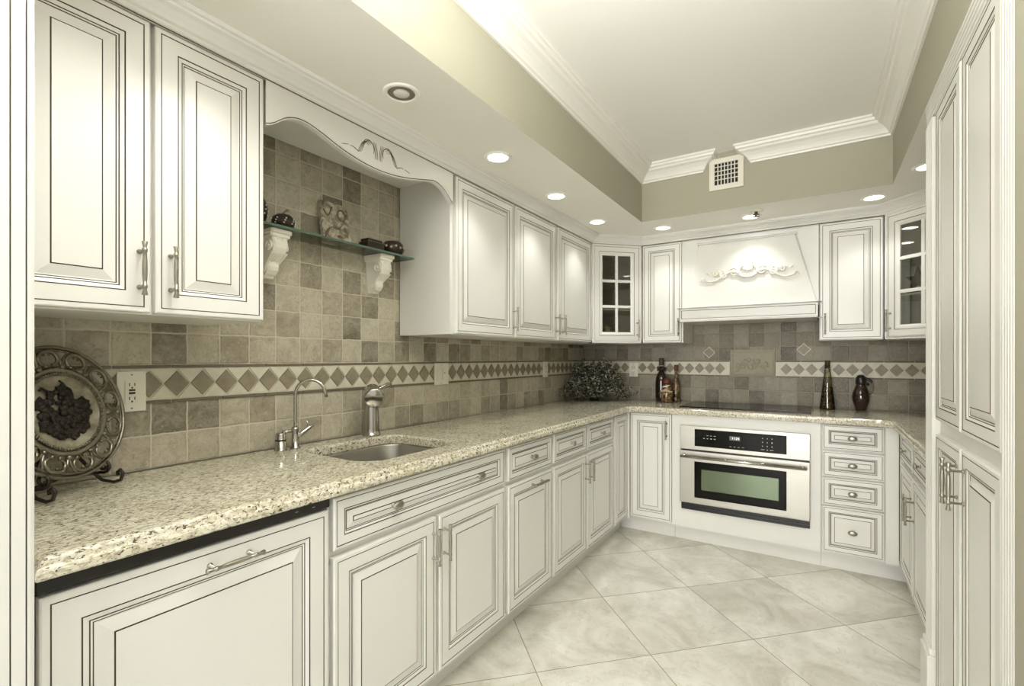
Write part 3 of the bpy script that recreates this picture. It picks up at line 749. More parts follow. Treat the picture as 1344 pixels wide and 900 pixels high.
# ------------------------------------------------------------------ glazed corner cabinets
def glazed(name, label, p0, p1, plan, rz, item):
    L = (Vector(p1)-Vector(p0)).length
    t = thing(name, label, 'wall cabinet', (*p0, UZ), rz, 'glazed corner cabinets')
    Ri = Matrix.Rotation(-rz, 4, 'Z')
    def loc(p): v = Ri @ Vector((p[0]-p0[0], p[1]-p0[1], 0)); return (v.x, v.y)
    pl = [loc(p) for p in plan]                                     # starts at p0 side, goes round the back to p1 side
    mb = MB()
    for a, b in zip(pl, pl[1:]):
        A, B = Vector(a), Vector(b); d_ = (B-A).normalized(); nn = Vector((d_.y, -d_.x))*.012
        mb.prism([tuple(A), tuple(B), tuple(B+nn), tuple(A+nn)], 0, .80, 0, 'z')
    mb.prism(pl, 0, .018, 0, 'z'); mb.prism(pl, .735, .80, 0, 'z')
    for x0, x1 in ((.004, .022), (L-.022, L-.004)): mb.box((x0, .021, .018), (x1, .032, .735))
    mb.build('carcass', PAINT, t)
    sh = [loc(p) for p in plan]
    cxy = (sum(p[0] for p in sh)/len(sh), sum(p[1] for p in sh)/len(sh))
    for z in (.250, .472):
        mb = MB(); mb.prism([(cxy[0]+(p[0]-cxy[0])*.93, cxy[1]+(p[1]-cxy[1])*.9+.01) for p in sh], z, z+.012, 0, 'z'); mb.build('shelf', PAINT, t)
    # door frame
    x0, x1, z0, z1 = .006, L-.006, .004, UH
    W_, H_ = x1-x0, z1-z0
    ins = .078
    pr = [(0, .020, 0), (0, .004, 0), (.0012, .0015, 0), (.004, 0, 0), (.0125, 0, 0), (.0130, .002, 1), (.0145, .002, 1), (.015, .0006, 0), (.050, .0006, 0), (.0506, .003, 1), (.0526, .003, 1), (.0532, .0016, 0), (.066, .002, 0), (.072, .006, 0), (ins, .008, 0), (ins, .018, 0)]
    mb = MB(); n_ = len(pr)
    o_ = len(mb.v)
    for a, y, m_ in pr: mb.v += [(a, y, a), (W_-a, y, a), (W_-a, y, H_-a), (a, y, H_-a)]
    for i in range(n_-1):
        for k in range(4):
            mb.f.append([4*i+k, 4*i+(k+1) % 4, 4*i+4+(k+1) % 4, 4*i+4+k]); mb.m.append(pr[i+1][2]); mb.s.append(False)
    for k in range(4): mb.f.append([4*(n_-1)+k, 4*(n_-1)+(k+1) % 4, (k+1) % 4, k]); mb.m.append(0); mb.s.append(False)
    mb.box((W_/2-.010, .004, ins-.002), (W_/2+.010, .018, H_-ins+.002), 0, .003)
    for k in (1, 2):
        zz = ins+(H_-2*ins)*k/3; mb.box((ins-.002, .0045, zz-.010), (W_-ins+.002, .018, zz+.010), 0, .003)
    d = mb.build('door', [PAINT, GLAZE], t, (x0, 0, z0), norm=False)
    mb = MB(); mb.box((ins-.004, .0125, ins-.004), (W_-ins+.004, .0150, H_-ins+.004)); o = mb.build('pane', GLASS, d); o['label'] = 'clear glass behind the glazing bars'
    add_handle(d, W_-.030 if item == 'jar' else .028, .104)
    return t
glazed('corner_wall_cabinet', 'cream glazed corner cabinet left of the range hood', (.360, 3.330), (.640, 3.612),
       [(.360, 3.330), (.014, 3.330), (.014, 3.974), (.640, 3.974), (.640, 3.612)], math.atan2(.282, .280), 'jar')
glazed('corner_wall_cabinet', 'cream glazed corner cabinet beside the tall pantry', (2.112, 3.612), (2.412, 3.306),
       [(2.112, 3.612), (2.112, 3.974), (2.764, 3.974), (2.764, 3.306), (2.412, 3.306)], math.atan2(-.306, .300), 'star')
t = thing('patterned_jar', 'patterned pale jar on the bottom shelf of the left glazed cabinet', 'jar', (.395, 3.52, UZ+.0185))
mb = MB(); mb.lathe([(.034, 0), (.040, .01), (.042, .05), (.038, .075), (.030, .085), (.032, .095), (.028, .095), (.026, .085), (.004, .08)], 20); mb.build('body', PLAQUE, t)
mb = MB(); mb.lathe([(.035, .0955), (.035, .103), (.012, .11), (.009, .122), (.001, .126)], 20); mb.build('lid', TANFIG, t)
t = thing('star_ornament', 'dark star standing on the middle shelf of the right glazed cabinet', 'ornament', (2.262, 3.60, UZ+.2625), radians(-45))
mb = MB(); pts = []
for i in range(10):
    a = pi/2+i*pi/5; r_ = .075 if i % 2 == 0 else .028; pts.append((r_*cos(a), .080+r_*sin(a)))
mb.prism(pts, -.007, .007); mb.build('star', PEWTER, t)
mb = MB(); mb.box((-.05, -.02, 0), (.05, .02, .016), 0, .003); mb.build('base', IRON, t)

# ------------------------------------------------------------------ back wall cabinets and hood
t = thing('narrow_wall_cabinet', 'cream single-door wall cabinet between the glazed corner and the hood', 'wall cabinet', (.645, YU, UZ), RB, 'cream wall cabinets')
upper_carcass(t, .298, .80, .355)
door(t, .004, .288, .004, UH, .78, .272, .112)
t = thing('narrow_wall_cabinet', 'cream single-door wall cabinet right of the range hood', 'wall cabinet', (1.783, YU, UZ), RB, 'cream wall cabinets')
upper_carcass(t, .325, .80, .355)
door(t, .004, .321, .004, UH, .85, .030, .102)

t = thing('range_hood', 'cream mantel range hood with scroll carving over the cooktop', 'range hood', (.945, YU, 1.525), RB)
HW = .835
mb = MB()
mb.box((0, .010, .075), (HW, .355, .647))
mb.build('back_panel', PAINT, t)
mb = MB()   # tapered canopy
zb, zt = .080, .545
b4 = [(.004, -.058, zb), (HW-.010, -.058, zb), (HW-.010, .010, zb), (.004, .010, zb)]; t4 = [(.122, -.012, zt), (.700, -.012, zt), (.712, .010, zt), (.110, .010, zt)]
mb.add(b4+t4, [[0, 1, 5, 4], [1, 2, 6, 5], [3, 0, 4, 7], [4, 5, 6, 7], [0, 3, 2, 1], [2, 3, 7, 6]])
mb.build('canopy', PAINT, t)
mb = MB(); mb.box((.103, -.040, zt), (.719, .010, zt+.012), 0, .003); mb.box((.107, -.030, zt-.008), (.715, .010, zt), 0, .002); mb.build('cap_moulding', PAINT, t)
mb = MB()   # mantel shelf with recessed panel
rings(mb, -.006, HW-.004, 0, .084, [(0, .065, 0), (0, .004, 0), (.0015, .001, 0), (.004, 0, 0), (.012, 0, 0), (.0126, .003, 1), (.0146, .003, 1), (.016, .006, 0), (.020, .0065, 0)])
sh = mb.build('mantel_shelf', [PAINT, GLAZE], t, (0, -.070, 0), norm=False)
mb = MB(); mb.sweep([(-.006, .0), (-.006, -.070), (HW-.004, -.070), (HW-.004, .0)][::-1], [(0, .073), (.006, .075), (.010, .082), (.010, .088), (-.02, .088)])
mb.sweep([(-.006, .0), (-.006, -.070), (HW-.004, -.070), (HW-.004, .0)][::-1], [(-.02, -.010), (.004, -.010), (.006, -.004), (.0, .004)])
mb.build('shelf_moulding', PAINT, t)
mb = MB(); mb.box((0, -.064, -.008), (HW-.008, .352, .074)); mb.build('liner', PAINT, t)
# applied scroll carving
mb = MB(); ax, az = .432, .322
def sp(u, z):   # on the sloping canopy front
    k = (z-zb)/(zt-zb); return (u, -.058+.046*k-.009, z)
def ap(pts, r): mb.tube([sp(ax+x, az+z-.012) for x, z in pts], r, 8)
for sg in (-1, 1):
    N = 26
    ap([(sg*(.045+.235*q), -.004+.026*sin(q*2*pi)*(1-.3*q)-.028*q) for q in [i/N for i in range(N+1)]], [.011*(1-.6*i/N) for i in range(N+1)])
    for cx_, cz_, r0, dirn in ((.085, .010, .030, 1), (.150, -.004, .024, -1), (.205, .006, .019, 1)):
        ap([(sg*(cx_+(r0*(1-.75*i/22))*cos(a)), cz_+(r0*(1-.75*i/22))*sin(a)) for i, a in [(i, dirn*(i/22*3.4*pi)+.6) for i in range(23)]], [.0075*(1-.4*i/22) for i in range(23)])
    for k in range(5):
        b = .105+.035*k
        ap([(sg*(b+.02*q), .012-.05*(b-.1)+.034*q-.018*q*q) for q in [i/8 for i in range(9)]], [.007*sin(pi*(i+.8)/9.6) for i in range(9)])
    ap([(sg*(.270+.030*q), -.030+.014*sin(q*4)) for q in [i/10 for i in range(11)]], [.0065*(1-.5*i/10) for i in range(11)])
    ap([(sg*(.012+.045*sin(a)), .012+.040*cos(a)) for a in [.2+i/16*3.3 for i in range(17)]], [.009]*17)
for a in range(9):
    th_ = pi*(a/8); ap([(.010*cos(th_), .02+.006*sin(th_)), (.030*cos(th_), .028+.026*sin(th_))], [.006, .008])
for x, z, r_ in ((0, .020, .016), (0, -.018, .013), (-.02, -.012, .010), (.02, -.012, .010), (0, .062, .014)):
    p = sp(ax+x, az+z-.012); mb.ball(p, r_, 0, 8, (1, .7, .8))
mb.build('scroll_carving', PLASTER, t)

# ------------------------------------------------------------------ cabinet crown moulding against the soffit
UC = [(-.004, 2.110), (.002, 2.110), (.0024, 2.1135), (.007, 2.115), (.010, 2.119), (.010, 2.124), (.018, 2.127), (.024, 2.136), (.038, 2.148), (.050, 2.153), (.052, 2.158), (.060, 2.160), (.062, 2.168), (.062, 2.1715), (-.01, 2.1715)]
mb = MB(); mb.sweep([(XU, .243), (XU, 3.333), (.641, YU), (2.112, YU), (2.43, 3.292)], UC, gl=(1,))
struct(mb, 'trim_2', [PAINT, GLAZE])

# ------------------------------------------------------------------ tall panel at the near left edge
t = thing('tall_end_panel', 'tall cream panel with dark glaze lines at the left edge of the photo', 'cabinet panel', (.667, .05, 0), RL)
mb = MB(); PW = .199
import itertools
def Yedge(u): # distance along the panel where a sight line crosses
    tn = (u-672)/629.9; th0 = radians(32.592); k = math.tan(th0+math.atan(-tn)); return (1.78-.667)/k
g1, g2 = .2180-.05, .2370-.05
xs = [(0, g1, 0), (g1, g1+.0022, 1), (g1+.0022, g2, 0), (g2, g2+.0022, 1), (g2+.0022, PW-.006, 0)]
for a, b, mi in xs:
    mb.box((a, .004 if mi else .0, .0), (b, .66, 2.171), mi)
mb.box((PW-.006, .006, 0), (PW, .66, 2.171), 0)
mb.build('board', [PAINT, GLAZE], t)
mb = MB(); mb.box((0, -.010, 0), (PW-.004, .001, .11), 0, .004); mb.build('plinth', PAINT, t)

# ------------------------------------------------------------------ pantry on the right
XP = 2.130; YP = 2.290
t = thing('pantry_cabinet', 'tall cream pantry cabinet with four doors on the right', 'pantry', (XP, YP, 0), RR)
PWD = .868
mb = MB(); mb.box((0, .0005, .10), (PWD, .642, 2.171), 0, .001); mb.build('carcass', PAINT, t)
mb = MB(); mb.box((.02, .07, 0), (PWD, .085, .102)); mb.build('toe_kick', PAINT, t)
def pdoor(x0, x1, z0, z1, hx=None, hz=None):
    mb = MB(); rings(mb, 0, x1-x0, 0, z1-z0, door_profile(.72)); d = mb.build('door', [PAINT, GLAZE], t, (x0, -.019, z0), norm=False)
    if hx is not None: add_handle(d, hx-x0, hz-z0)
    return d
XA0, XA1, XB0, XB1 = .160, .488, .508, .846
pdoor(XA0, XA1, 1.055, 2.092); pdoor(XB0, XB1, 1.055, 2.092)
pdoor(XA0, XA1, .115, 1.008, XA1-.030, .910); pdoor(XB0, XB1, .115, 1.008, XB0+.028, .910)
mb = MB()
for i in range(5): mb.box((0, -.018-.0010*i, 2.098+i*.0148), (PWD, .002, 2.098+(i+1)*.0148-.001), 0, .002)
mb.build('crown', PAINT, t)
def fluted(name, parent, x0, x1, z0, z1, n, proud=.022):
    mb = MB(); w = (x1-x0)/(2*n+1)
    mb.box((x0, -proud+.006, z0), (x1, .001, z1))
    for i in range(n+1): mb.box((x0+2*i*w, -proud, z0), (x0+(2*i+1)*w, -proud+.007, z1), 0, .0015)
    return mb.build(name, PAINT, parent)
fluted('fluted_pilaster', t, .003, .118, .26, 2.092, 4)
fluted('fluted_pilaster', t, .872, .950, .0, 2.171, 4, .024)
mb = MB(); mb.box((-.004, -.036, 0), (.124, .002, .235), 0, .003); mb.box((-.001, -.030, .235), (.121, .002, .26), 0, .006); mb.build('plinth_block', PAINT, t)

# ------------------------------------------------------------------ oven, cooktop
t = thing('wall_oven', 'stainless built-in oven with black window and keypad', 'oven', (.985, YB, .236), RB)
OW, OH = .752, .570
mb = MB(); mb.box((.012, .0, .008), (OW-.012, .50, OH-.01)); mb.build('cavity', BLACK, t)
mb = MB(); mb.box((0, -.022, .410), (OW, .001, OH), 0, .003); o = mb.build('control_panel', STEEL, t)
mb = MB(); mb.box((.095, -.0245, .436), (.630, -.020, .550), 0, .002)
mb.box((.310, -.0252, .494), (.372, -.0243, .520), 1)
for i in range(3):
    for j in range(3): mb.box((.497+i*.026, -.0250, .520-j*.024), (.502+i*.026, -.0243, .526-j*.024), 2)
mb.box((.490, -.0250, .452), (.510, -.0243, .455), 2); mb.box((.523, -.025, .450), (.528, -.0243, .456), 2); mb.box((.540, -.025, .452), (.560, -.0243, .455), 2)
for i in range(4):
    mb.box((.310+i*.024, -.025, .452), (.322+i*.024, -.0243, .4545), 2); mb.box((.150+i*.022, -.025, .489), (.160+i*.022, -.0243, .494), 2)
for i in range(3): mb.box((.170+i*.022, -.025, .510), (.183+i*.022, -.0243, .513), 2)
k = mb.build('keypad', [BLACKG, DISP, MARK], o); k['label'] = 'black glass keypad with small clock display'
fc = bpy.data.curves.new('clock_digits', 'FONT'); fc.body = '11:24'; fc.size = .020; fc.align_x = 'CENTER'; fc.align_y = 'CENTER'; fc.extrude = .0002
fo = bpy.data.objects.new('clock_text', fc); COL.objects.link(fo)
dme = bpy.data.meshes.new_from_object(fo.evaluated_get(bpy.context.evaluated_depsgraph_get())); bpy.data.objects.remove(fo)
dme.materials.clear(); dme.materials.append(DIGIT)
link('clock_digits', dme, k, (.345, -.0256, .507), (pi/2, 0, 0))
mb = MB(); mb.box((0, -.030, .052), (OW, .001, .402), 0, .004)
d = mb.build('door', STEEL, t)
mb = MB(); mb.box((.095, -.0335, .095), (.630, -.029, .335), 0, .003)
k = mb.build('window_frame', BLACKG, d); k['label'] = 'black glass surround'
mb = MB(); mb.box((.140, -.0345, .150), (.588, -.0332, .286), 0, .0005); k = mb.build('window_pane', OVENG, d); k['label'] = 'oven glass with a greenish reflection in its colour'
mb = MB(); mb.tube([(.012, -.066, .368), (.738, -.066, .368)], .0095, 16)
for x in (.035, .715): mb.tube([(x, -.029, .372), (x, -.062, .369)], [.010, .008], 12)
mb.build('handle', CHROME, d)
mb = MB(); mb.box((.006, -.012, .004), (OW-.002, .001, .048), 0, .002); mb.box((.012, -.022, .020), (OW-.008, -.010, .028), 0, .002); mb.box((.012, -.018, .004), (OW-.02, -.010, .010), 0, .002); mb.build('vent_grille', BLACK, t)
t = thing('cooktop', 'black glass cooktop set in the back counter', 'cooktop', (.950, 3.490, CT), RB)
mb = MB(); mb.box((0, 0, .0006), (.790, .462, .0075), 0, .002); mb.build('glass_top', BLACKG, t)
for cx_, cy_, r_ in ((.19, .13, .085), (.19, .34, .07), (.58, .34, .09), (.58, .12, .07)):
    mb = MB(); mb.lathe([(r_, .0076), (r_, .0079), (r_-.002, .0079), (r_-.002, .0076)], 40, 0, Matrix.Translation((cx_, cy_, 0)), caps=False)
    mb.build('burner_ring', DISP, t)

# ------------------------------------------------------------------ outlets and switch on the tiles
def plate(name, label, cat, loc, rz, w, h, kind, group=None):
    t = thing(name, label, cat, loc, rz, group)
    mb = MB(); mb.box((-w/2, -.006, -h/2), (w/2, .0, h/2), 0, .0025); mb.build('cover_plate', PLASTIC, t)
    if kind == 'gfci':
        mb = MB(); mb.box((-.0175, -.0085, -.034), (.0175, -.005, .034), 0, .001)
        for zc in (-.021, .021):
            mb.box((-.008, -.0088, zc-.004), (-.0055, -.0083, zc+.005), 1); mb.box((.0055, -.0088, zc-.004), (.008, -.0083, zc+.005), 1); mb.ball((0, -.0082, zc-.009), .0028, 1, 6, (1, .3, 1))
        mb.box((-.008, -.010, .0015), (.008, -.008, .0075), 2, .0006); mb.box((-.008, -.010, -.0075), (.008, -.008, -.0015), 1, .0006)
        mb.build('receptacle', [PLASTIC, BLACK, REDWAX], t)
    elif kind == 'outlet':
        mb = MB()
        for zc in (-.020, .020):
            mb.lathe([(.0165, 0), (.0165, .0025), (.001, .0028)], 20, 0, Matrix.Translation((0, -.0055, zc)) @ Matrix.Rotation(pi/2, 4, 'X'))
            mb.box((-.008, -.0090, zc-.002), (-.0058, -.0080, zc+.006), 1); mb.box((.0058, -.0090, zc-.002), (.008, -.0080, zc+.006), 1)
        mb.build('receptacle', [PLASTIC, BLACK], t)
    else:
        for i, x in enumerate((-.022, .022)):
            mb = MB(); mb.box((x-.0165, -.0085, -.033), (x+.0165, -.005, .033), 0, .001)
            if i: mb.box((x-.006, -.0092, .004), (x+.004, -.0083, .008), 1)
            mb.build('rocker', [PLASTIC, BLACK], t)
    for z in (-h/2+.010, h/2-.010):
        mb = MB(); mb.lathe([(.003, 0), (.0028, .001), (.0004, .0012)], 10, 0, Matrix.Translation((0, -.006, z)) @ Matrix.Rotation(pi/2, 4, 'X'))
        mb.build('screw', NICKEL, t)
plate('wall_outlet', 'ivory safety outlet with red button beside the plate', 'outlet', (.0135, .607, 1.160), RL, .074, .122, 'gfci')
plate('light_switch', 'ivory double rocker switch on the border right of the faucet', 'switch', (.0145, 2.030, 1.172), RL, .118, .120, 'switch')
plate('wall_outlet', 'ivory outlet on the left wall near the bushy plant', 'outlet', (.0145, 3.230, 1.172), RL, .074, .118, 'outlet')
plate('wall_outlet', 'ivory outlet on the back wall between plant and bottles', 'outlet', (.462, WY-.0145, 1.160), RB, .074, .118, 'outlet')

# ------------------------------------------------------------------ decorative plate on its easel
FR = Vector((-.50, .866, 0)); NRM = Vector((.866, .50, 0))
t = thing('plate_easel', 'dark scrolled iron easel holding the round plate', 'plate stand', (.135, .415, CT+.0005))
mb = MB(); U = Vector((0, 0, 1))
def E3(a, b, c): return tuple(FR*a+NRM*b+U*c)
for sg in (-1, 1):
    pts = [E3(sg*.02, -.05, .20), E3(sg*.045, -.012, .10), E3(sg*.085, .010, .030), E3(sg*.088, .030, .012), E3(sg*.092, .060, .006), E3(sg*.094, .078, .012), E3(sg*.094, .084, .030), E3(sg*.094, .076, .040), E3(sg*.094, .068, .034), E3(sg*.094, .070, .024)]
    mb.tube(pts, .0045, 8)
    c0 = E3(sg*.070, .040, .062)
    pts = [E3(sg*.088, .006, .030), E3(sg*.085, .030, .034)]+[E3(sg*.082, .040+(.018-.012*i/14)*sin(a), .052-(.018-.012*i/14)*cos(a)) for i, a in [(i, i/14*2.6*pi) for i in range(15)]]
    mb.tube(pts, .0042, 8)
mb.tube([E3(-.086, .010, .031), E3(0, .004, .040), E3(.086, .010, .031)], .0042, 8)
mb.build('frame', IRON, t)
mb = MB(); mb.tube([E3(0, -.05, .19), E3(0, -.075, .09), E3(0, -.095, .004)], .0045, 8); mb.build('back_leg', IRON, t)
mb = MB(); mb.tube([E3(-.02, -.05, .20), E3(0, -.051, .206), E3(.02, -.05, .20)], .0045, 8); mb.build('top_bar', IRON, t)
# plate
lean = radians(13)
rx = FR; ry = (U*cos(lean)-NRM*sin(lean)); rz_ = rx.cross(ry)
if rz_.dot(NRM) < 0: rz_ = -rz_
PM = Matrix(((rx.x, ry.x, rz_.x, 0), (rx.y, ry.y, rz_.y, 0), (rx.z, ry.z, rz_.z, 0), (0, 0, 0, 1)))
t = thing('decorative_plate', 'round openwork pewter plate with dark grapes at its centre', 'plate', (.143, .420, 1.124))
PR = .174
def ppart(mb, name, mat): 
    o = mb.build(name, mat, t); o.matrix_local = PM; return o
mb = MB(); mb.lathe([(PR-.008, -.004), (PR, -.002), (PR+.001, .003), (PR-.002, .007), (PR-.006, .006), (PR-.009, .001), (PR-.008, -.004)], 72, caps=False)
mb.tube([((PR-.013)*cos(a), (PR-.013)*sin(a), .002) for a in [2*pi*i/72 for i in range(72)]], .0028, 6, closed=True)
ppart(mb, 'rim', PEWTER)
mb = MB(); N = 12
for k in range(N):
    a0 = 2*pi*k/N+.12; er = Vector((cos(a0), sin(a0), 0)); et = Vector((-sin(a0), cos(a0), 0)); c0 = er*.138
    pts = []; rad = []
    for i in range(25):                                              # horseshoe scroll opening towards the centre
        q = i/24; ang = radians(-78+336*q-0); ang = radians(-62+304*q)
        r_ = .0225*(1-.30*abs(2*q-1)**6)
        pts.append(c0+er*(sin(ang)*r_*.95)+et*(cos(ang)*r_*1.12)+Vector((0, 0, .002+.003*sin(pi*q)))); rad.append(.0028+.0026*sin(pi*q))
    mb.tube(pts, rad, 8)
    for sg in (-1, 1):
        mb.ball(c0-er*.0165+et*sg*.0095+Vector((0, 0, .003)), .0050, 0, 8)
        mb.ball(c0+er*.012+et*sg*.006+Vector((0, 0, .004)), .0036, 0, 6)
        b = a0+pi/N
        mb.tube([Vector(((.116+q*.046)*cos(b+sg*(.015+.11*q*q)), (.116+q*.046)*sin(b+sg*(.015+.11*q*q)), .002)) for q in [i/8 for i in range(9)]], [.0045-.002*abs(2*i/8-1) for i in range(9)], 6)
    b = a0+pi/N; mb.ball(Vector((.119*cos(b), .119*sin(b), .003)), .0065, 0, 8)
ppart(mb, 'scroll_openwork', PEWTER)
mb = MB(); mb.lathe([(.098, -.002), (.115, .001), (.117, .004), (.112, .006), (.100, .003), (.098, -.002)], 64, caps=False); ppart(mb, 'inner_ring', PEWTER)
mb = MB()
for i in range(90):
    a = 2*pi*i/90
    mb.tube([((.0985+dz)*cos(a+dd), (.0985+dz)*sin(a+dd), .0055) for dz, dd in ((-.004, -.025), (0, 0), (.004, .025))], [.0018, .003, .0018], 6)
ppart(mb, 'rope_edge', PEWTER)
mb = MB(); mb.lathe([(.097, .002), (.090, -.002), (.070, -.006), (.001, -.007)], 48, caps=False); mb.lathe([(.097, .0), (.09, -.005), (.001, -.010)], 48, caps=False); ppart(mb, 'painted_centre', MEDAL)
mb = MB(); rr = random.Random(11)
for i in range(150):
    a = rr.uniform(0, 2*pi); r_ = .066*math.sqrt(rr.random()); x, y = r_*cos(a)*1.0+.004, r_*sin(a)*.95-.006
    mb.ball((x, y, -.004+.010*(1-r_/.07)), rr.uniform(.006, .011), 0, 6, (1, 1, .7))
mb.tube([(-.02, .03, 0), (-.03, .055, .0), (-.045, .065, .0), (-.05, .058, 0)], .003, 6); mb.tube([(.01, .05, 0), (.012, .075, 0), (.004, .082, 0)], .0025, 6)
for a in (.3, 1.4, 2.7, 3.7, 4.9, 5.6):                               # vine leaves round the fruit
    c = Vector((.060*cos(a), .058*sin(a), -.001)); mb.prism([(c.x+.020*(1-.35*(j % 2))*cos(a+j*pi/5), c.y+.020*(1-.35*(j % 2))*sin(a+j*pi/5)) for j in range(10)], -.004, .001, 0, 'z')
ppart(mb, 'grape_relief', GRAPE)

# ------------------------------------------------------------------ plant in the left corner
t = thing('bushy_plant', 'bushy dark variegated plant in the left corner of the counter', 'plant', (.235, 3.655, CT+.0005))
mb = MB(); mb.lathe([(.035, 0), (.038, .004), (.048, .055), (.050, .060), (.044, .060), (.041, .050), (.005, .048)], 24); mb.build('pot', IRON, t)
rr = random.Random(5); mb = MB(); stems = MB()
def leaf(p, d, L_, w):
    d = d.normalized(); side = d.cross(Vector((rr.uniform(-1, 1), rr.uniform(-1, 1), rr.uniform(-1, 1)))).normalized(); nn = d.cross(side)
    mb.add([p, p+d*L_*.35+side*w+nn*.002, p+d*L_*.7+side*w*.7, p+d*L_, p+d*L_*.7-side*w*.7, p+d*L_*.35-side*w+nn*.002, p+d*L_*.5-nn*.003], [[0, 1, 6], [1, 2, 6], [2, 3, 6], [3, 4, 6], [4, 5, 6], [5, 0, 6]])
AX = Vector((.843, .539, 0)); BX = Vector((.539, -.843, 0))          # across and towards the room
def clip(q):
    return Vector((max(q.x, -.205), min(q.y, .295), max(q.z, .030)))
for b in range(230):
    lobe = rr.choice((-1, 1))
    end = AX*(lobe*.100+rr.gauss(0, .095))+BX*rr.uniform(-.13, .15)
    hx = end.dot(AX); end.z = .02+rr.random()**.7*.31*max(.22, 1-((hx-lobe*.085)/.16)**2)
    st = AX*lobe*.03+Vector((0, 0, .07)); pts = []
    for i in range(6):
        q = i/5; p = st.lerp(end, q)+Vector((rr.uniform(-.008, .008), rr.uniform(-.008, .008), .05*sin(q*pi))); pts.append(clip(p))
    stems.tube(pts, .0013, 4)
    for i in range(1, 6):
        for k in range(6):
            d_ = Vector((rr.gauss(0, 1), rr.gauss(0, 1), rr.gauss(.2, .8)))
            p = clip(pts[i]+Vector((rr.gauss(0, .016), rr.gauss(0, .016), rr.gauss(0, .014))))
            leaf(p, d_, rr.uniform(.014, .028), rr.uniform(.0035, .007))
for i in range(700):                                                 # low leaves that hang in front of the pot
    p = AX*rr.uniform(-.20, .19)+BX*rr.uniform(.02, .13)+Vector((0, 0, rr.uniform(.030, .10))); leaf(clip(p), Vector((rr.gauss(0, 1), rr.gauss(0, 1), abs(rr.gauss(0, .6)))), rr.uniform(.014, .024), rr.uniform(.0035, .006))
for i in range(16):                                                  # sprig that climbs above the mass
    q = i/15; p = Vector((.02, .02, .22))+Vector((.012*sin(i), .004, .105*q)); leaf(p, Vector((rr.gauss(0, 1), rr.gauss(0, 1), .4)), .018, .005)
stems.tube([(.0, 0, .07), (.012, .01, .16), (.02, .02, .23), (.02, .024, .33)], .002, 5)
stems.tube([(.0, -.06, .08), (-.02, -.08, .15), (-.035, -.085, .2), (-.03, -.07, .232)], .004, 6)
mb.build('foliage', LEAF, t, norm=False); stems.build('stems', STEM, t)

# ------------------------------------------------------------------ bottles
t = thing('dark_bottle', 'tall dark bottle with long black wax top at the left of the cooktop', 'bottle', (.712, 3.905, CT+.0005))
mb = MB(); mb.lathe([(.040, 0), (.045, .004), (.047, .03), (.047, .15), (.044, .185), (.034, .215), (.022, .232), (.0165, .245), (.0165, .29), (.003, .29)], 28); mb.build('body', DKBOT, t)
mb = MB(); mb.lathe([(.0185, .288), (.0195, .292), (.0195, .335), (.0185, .342), (.002, .343)], 20); mb.build('wax_top', CORK, t)
mb = MB(); mb.tube([(.0178*cos(a), .0178*sin(a), .282) for a in [2*pi*i/20 for i in range(20)]], .0025, 6, closed=True); k = mb.build('neck_ring', WHITEF, t)
mb = MB()
for i in range(16): a = 2*pi*i/16; mb.ball((.027*cos(a), .027*sin(a), .248+.008*(i % 3)), .0095, 0, 6)
mb.build('raffia_collar', RESIN, t)
t = thing('figure_jar', 'squat brown jar with red cap, white band and tan middle before the dark bottle', 'jar', (.778, 3.818, CT+.0005))
mb = MB(); mb.lathe([(.034, 0), (.042, .006), (.045, .04), (.043, .075), (.040, .09), (.034, .12), (.028, .14), (.003, .14)], 28); mb.build('body', PEPPER2, t)
mb = MB(); mb.lathe([(.026, .138), (.034, .145), (.036, .160), (.030, .176), (.016, .186), (.001, .188)], 24); mb.build('cap', REDWAX, t)
mb = MB(); mb.tube([(.043*sin(a), -.043*cos(a), .087+.006*cos(3*a)) for a in [-1.5+3*i/16 for i in range(17)]], [.004+.006*sin(pi*i/16) for i in range(17)], 8)
mb.ball((0, -.040, .098), .010, 0, 8); mb.build('tan_band', TANFIG, t)
mb = MB(); mb.tube([(.038*sin(a), -.037*cos(a), .125+.010*a) for a in [-.9+1.8*i/10 for i in range(11)]], [.002+.004*sin(pi*i/10) for i in range(11)], 8); mb.build('white_ribbon', WHITEF, t)
t = thing('slim_bottle', 'slim bottle of spices with brown cork beside the red-capped jar', 'bottle', (.826, 3.905, CT+.0005))
mb = MB(); mb.lathe([(.030, 0), (.034, .004), (.034, .02), (.026, .055), (.030, .10), (.029, .135), (.020, .165), (.012, .19), (.010, .22), (.0105, .245), (.003, .245)], 24); mb.build('body', PEPPER2, t)
mb = MB(); mb.lathe([(.0105, .244), (.0135, .25), (.0135, .285), (.012, .29), (.001, .29)], 18); mb.build('cork', REDWAX, t)
mb = MB(); mb.lathe([(.0305, .0), (.0348, .004), (.0348, .022), (.028, .05), (.0265, .06)], 24, caps=False); mb.build('dark_filling', PEPPER, t)
# tall tapered bottle
t = thing('tapered_bottle', 'tall tapered clear bottle of dark pickles with brown cork right of the cooktop', 'bottle', (1.829, 3.880, CT+.0005))
mb = MB(); mb.lathe([(.042, 0), (.045, .003), (.0455, .010), (.0175, .262), (.0155, .275), (.0175, .278), (.0175, .285), (.014, .286)], 28, caps=False); mb.build('glass', BOTG, t)
mb = MB(); mb.lathe([(.040, .002), (.0435, .008), (.0275, .155), (.001, .157)], 28); mb.build('pickles', PEPPER, t)
mb = MB(); mb.lathe([(.0125, .276), (.0128, .287), (.0155, .288), (.0155, .324), (.014, .328), (.001, .328)], 18); mb.build('cork', CORK, t)
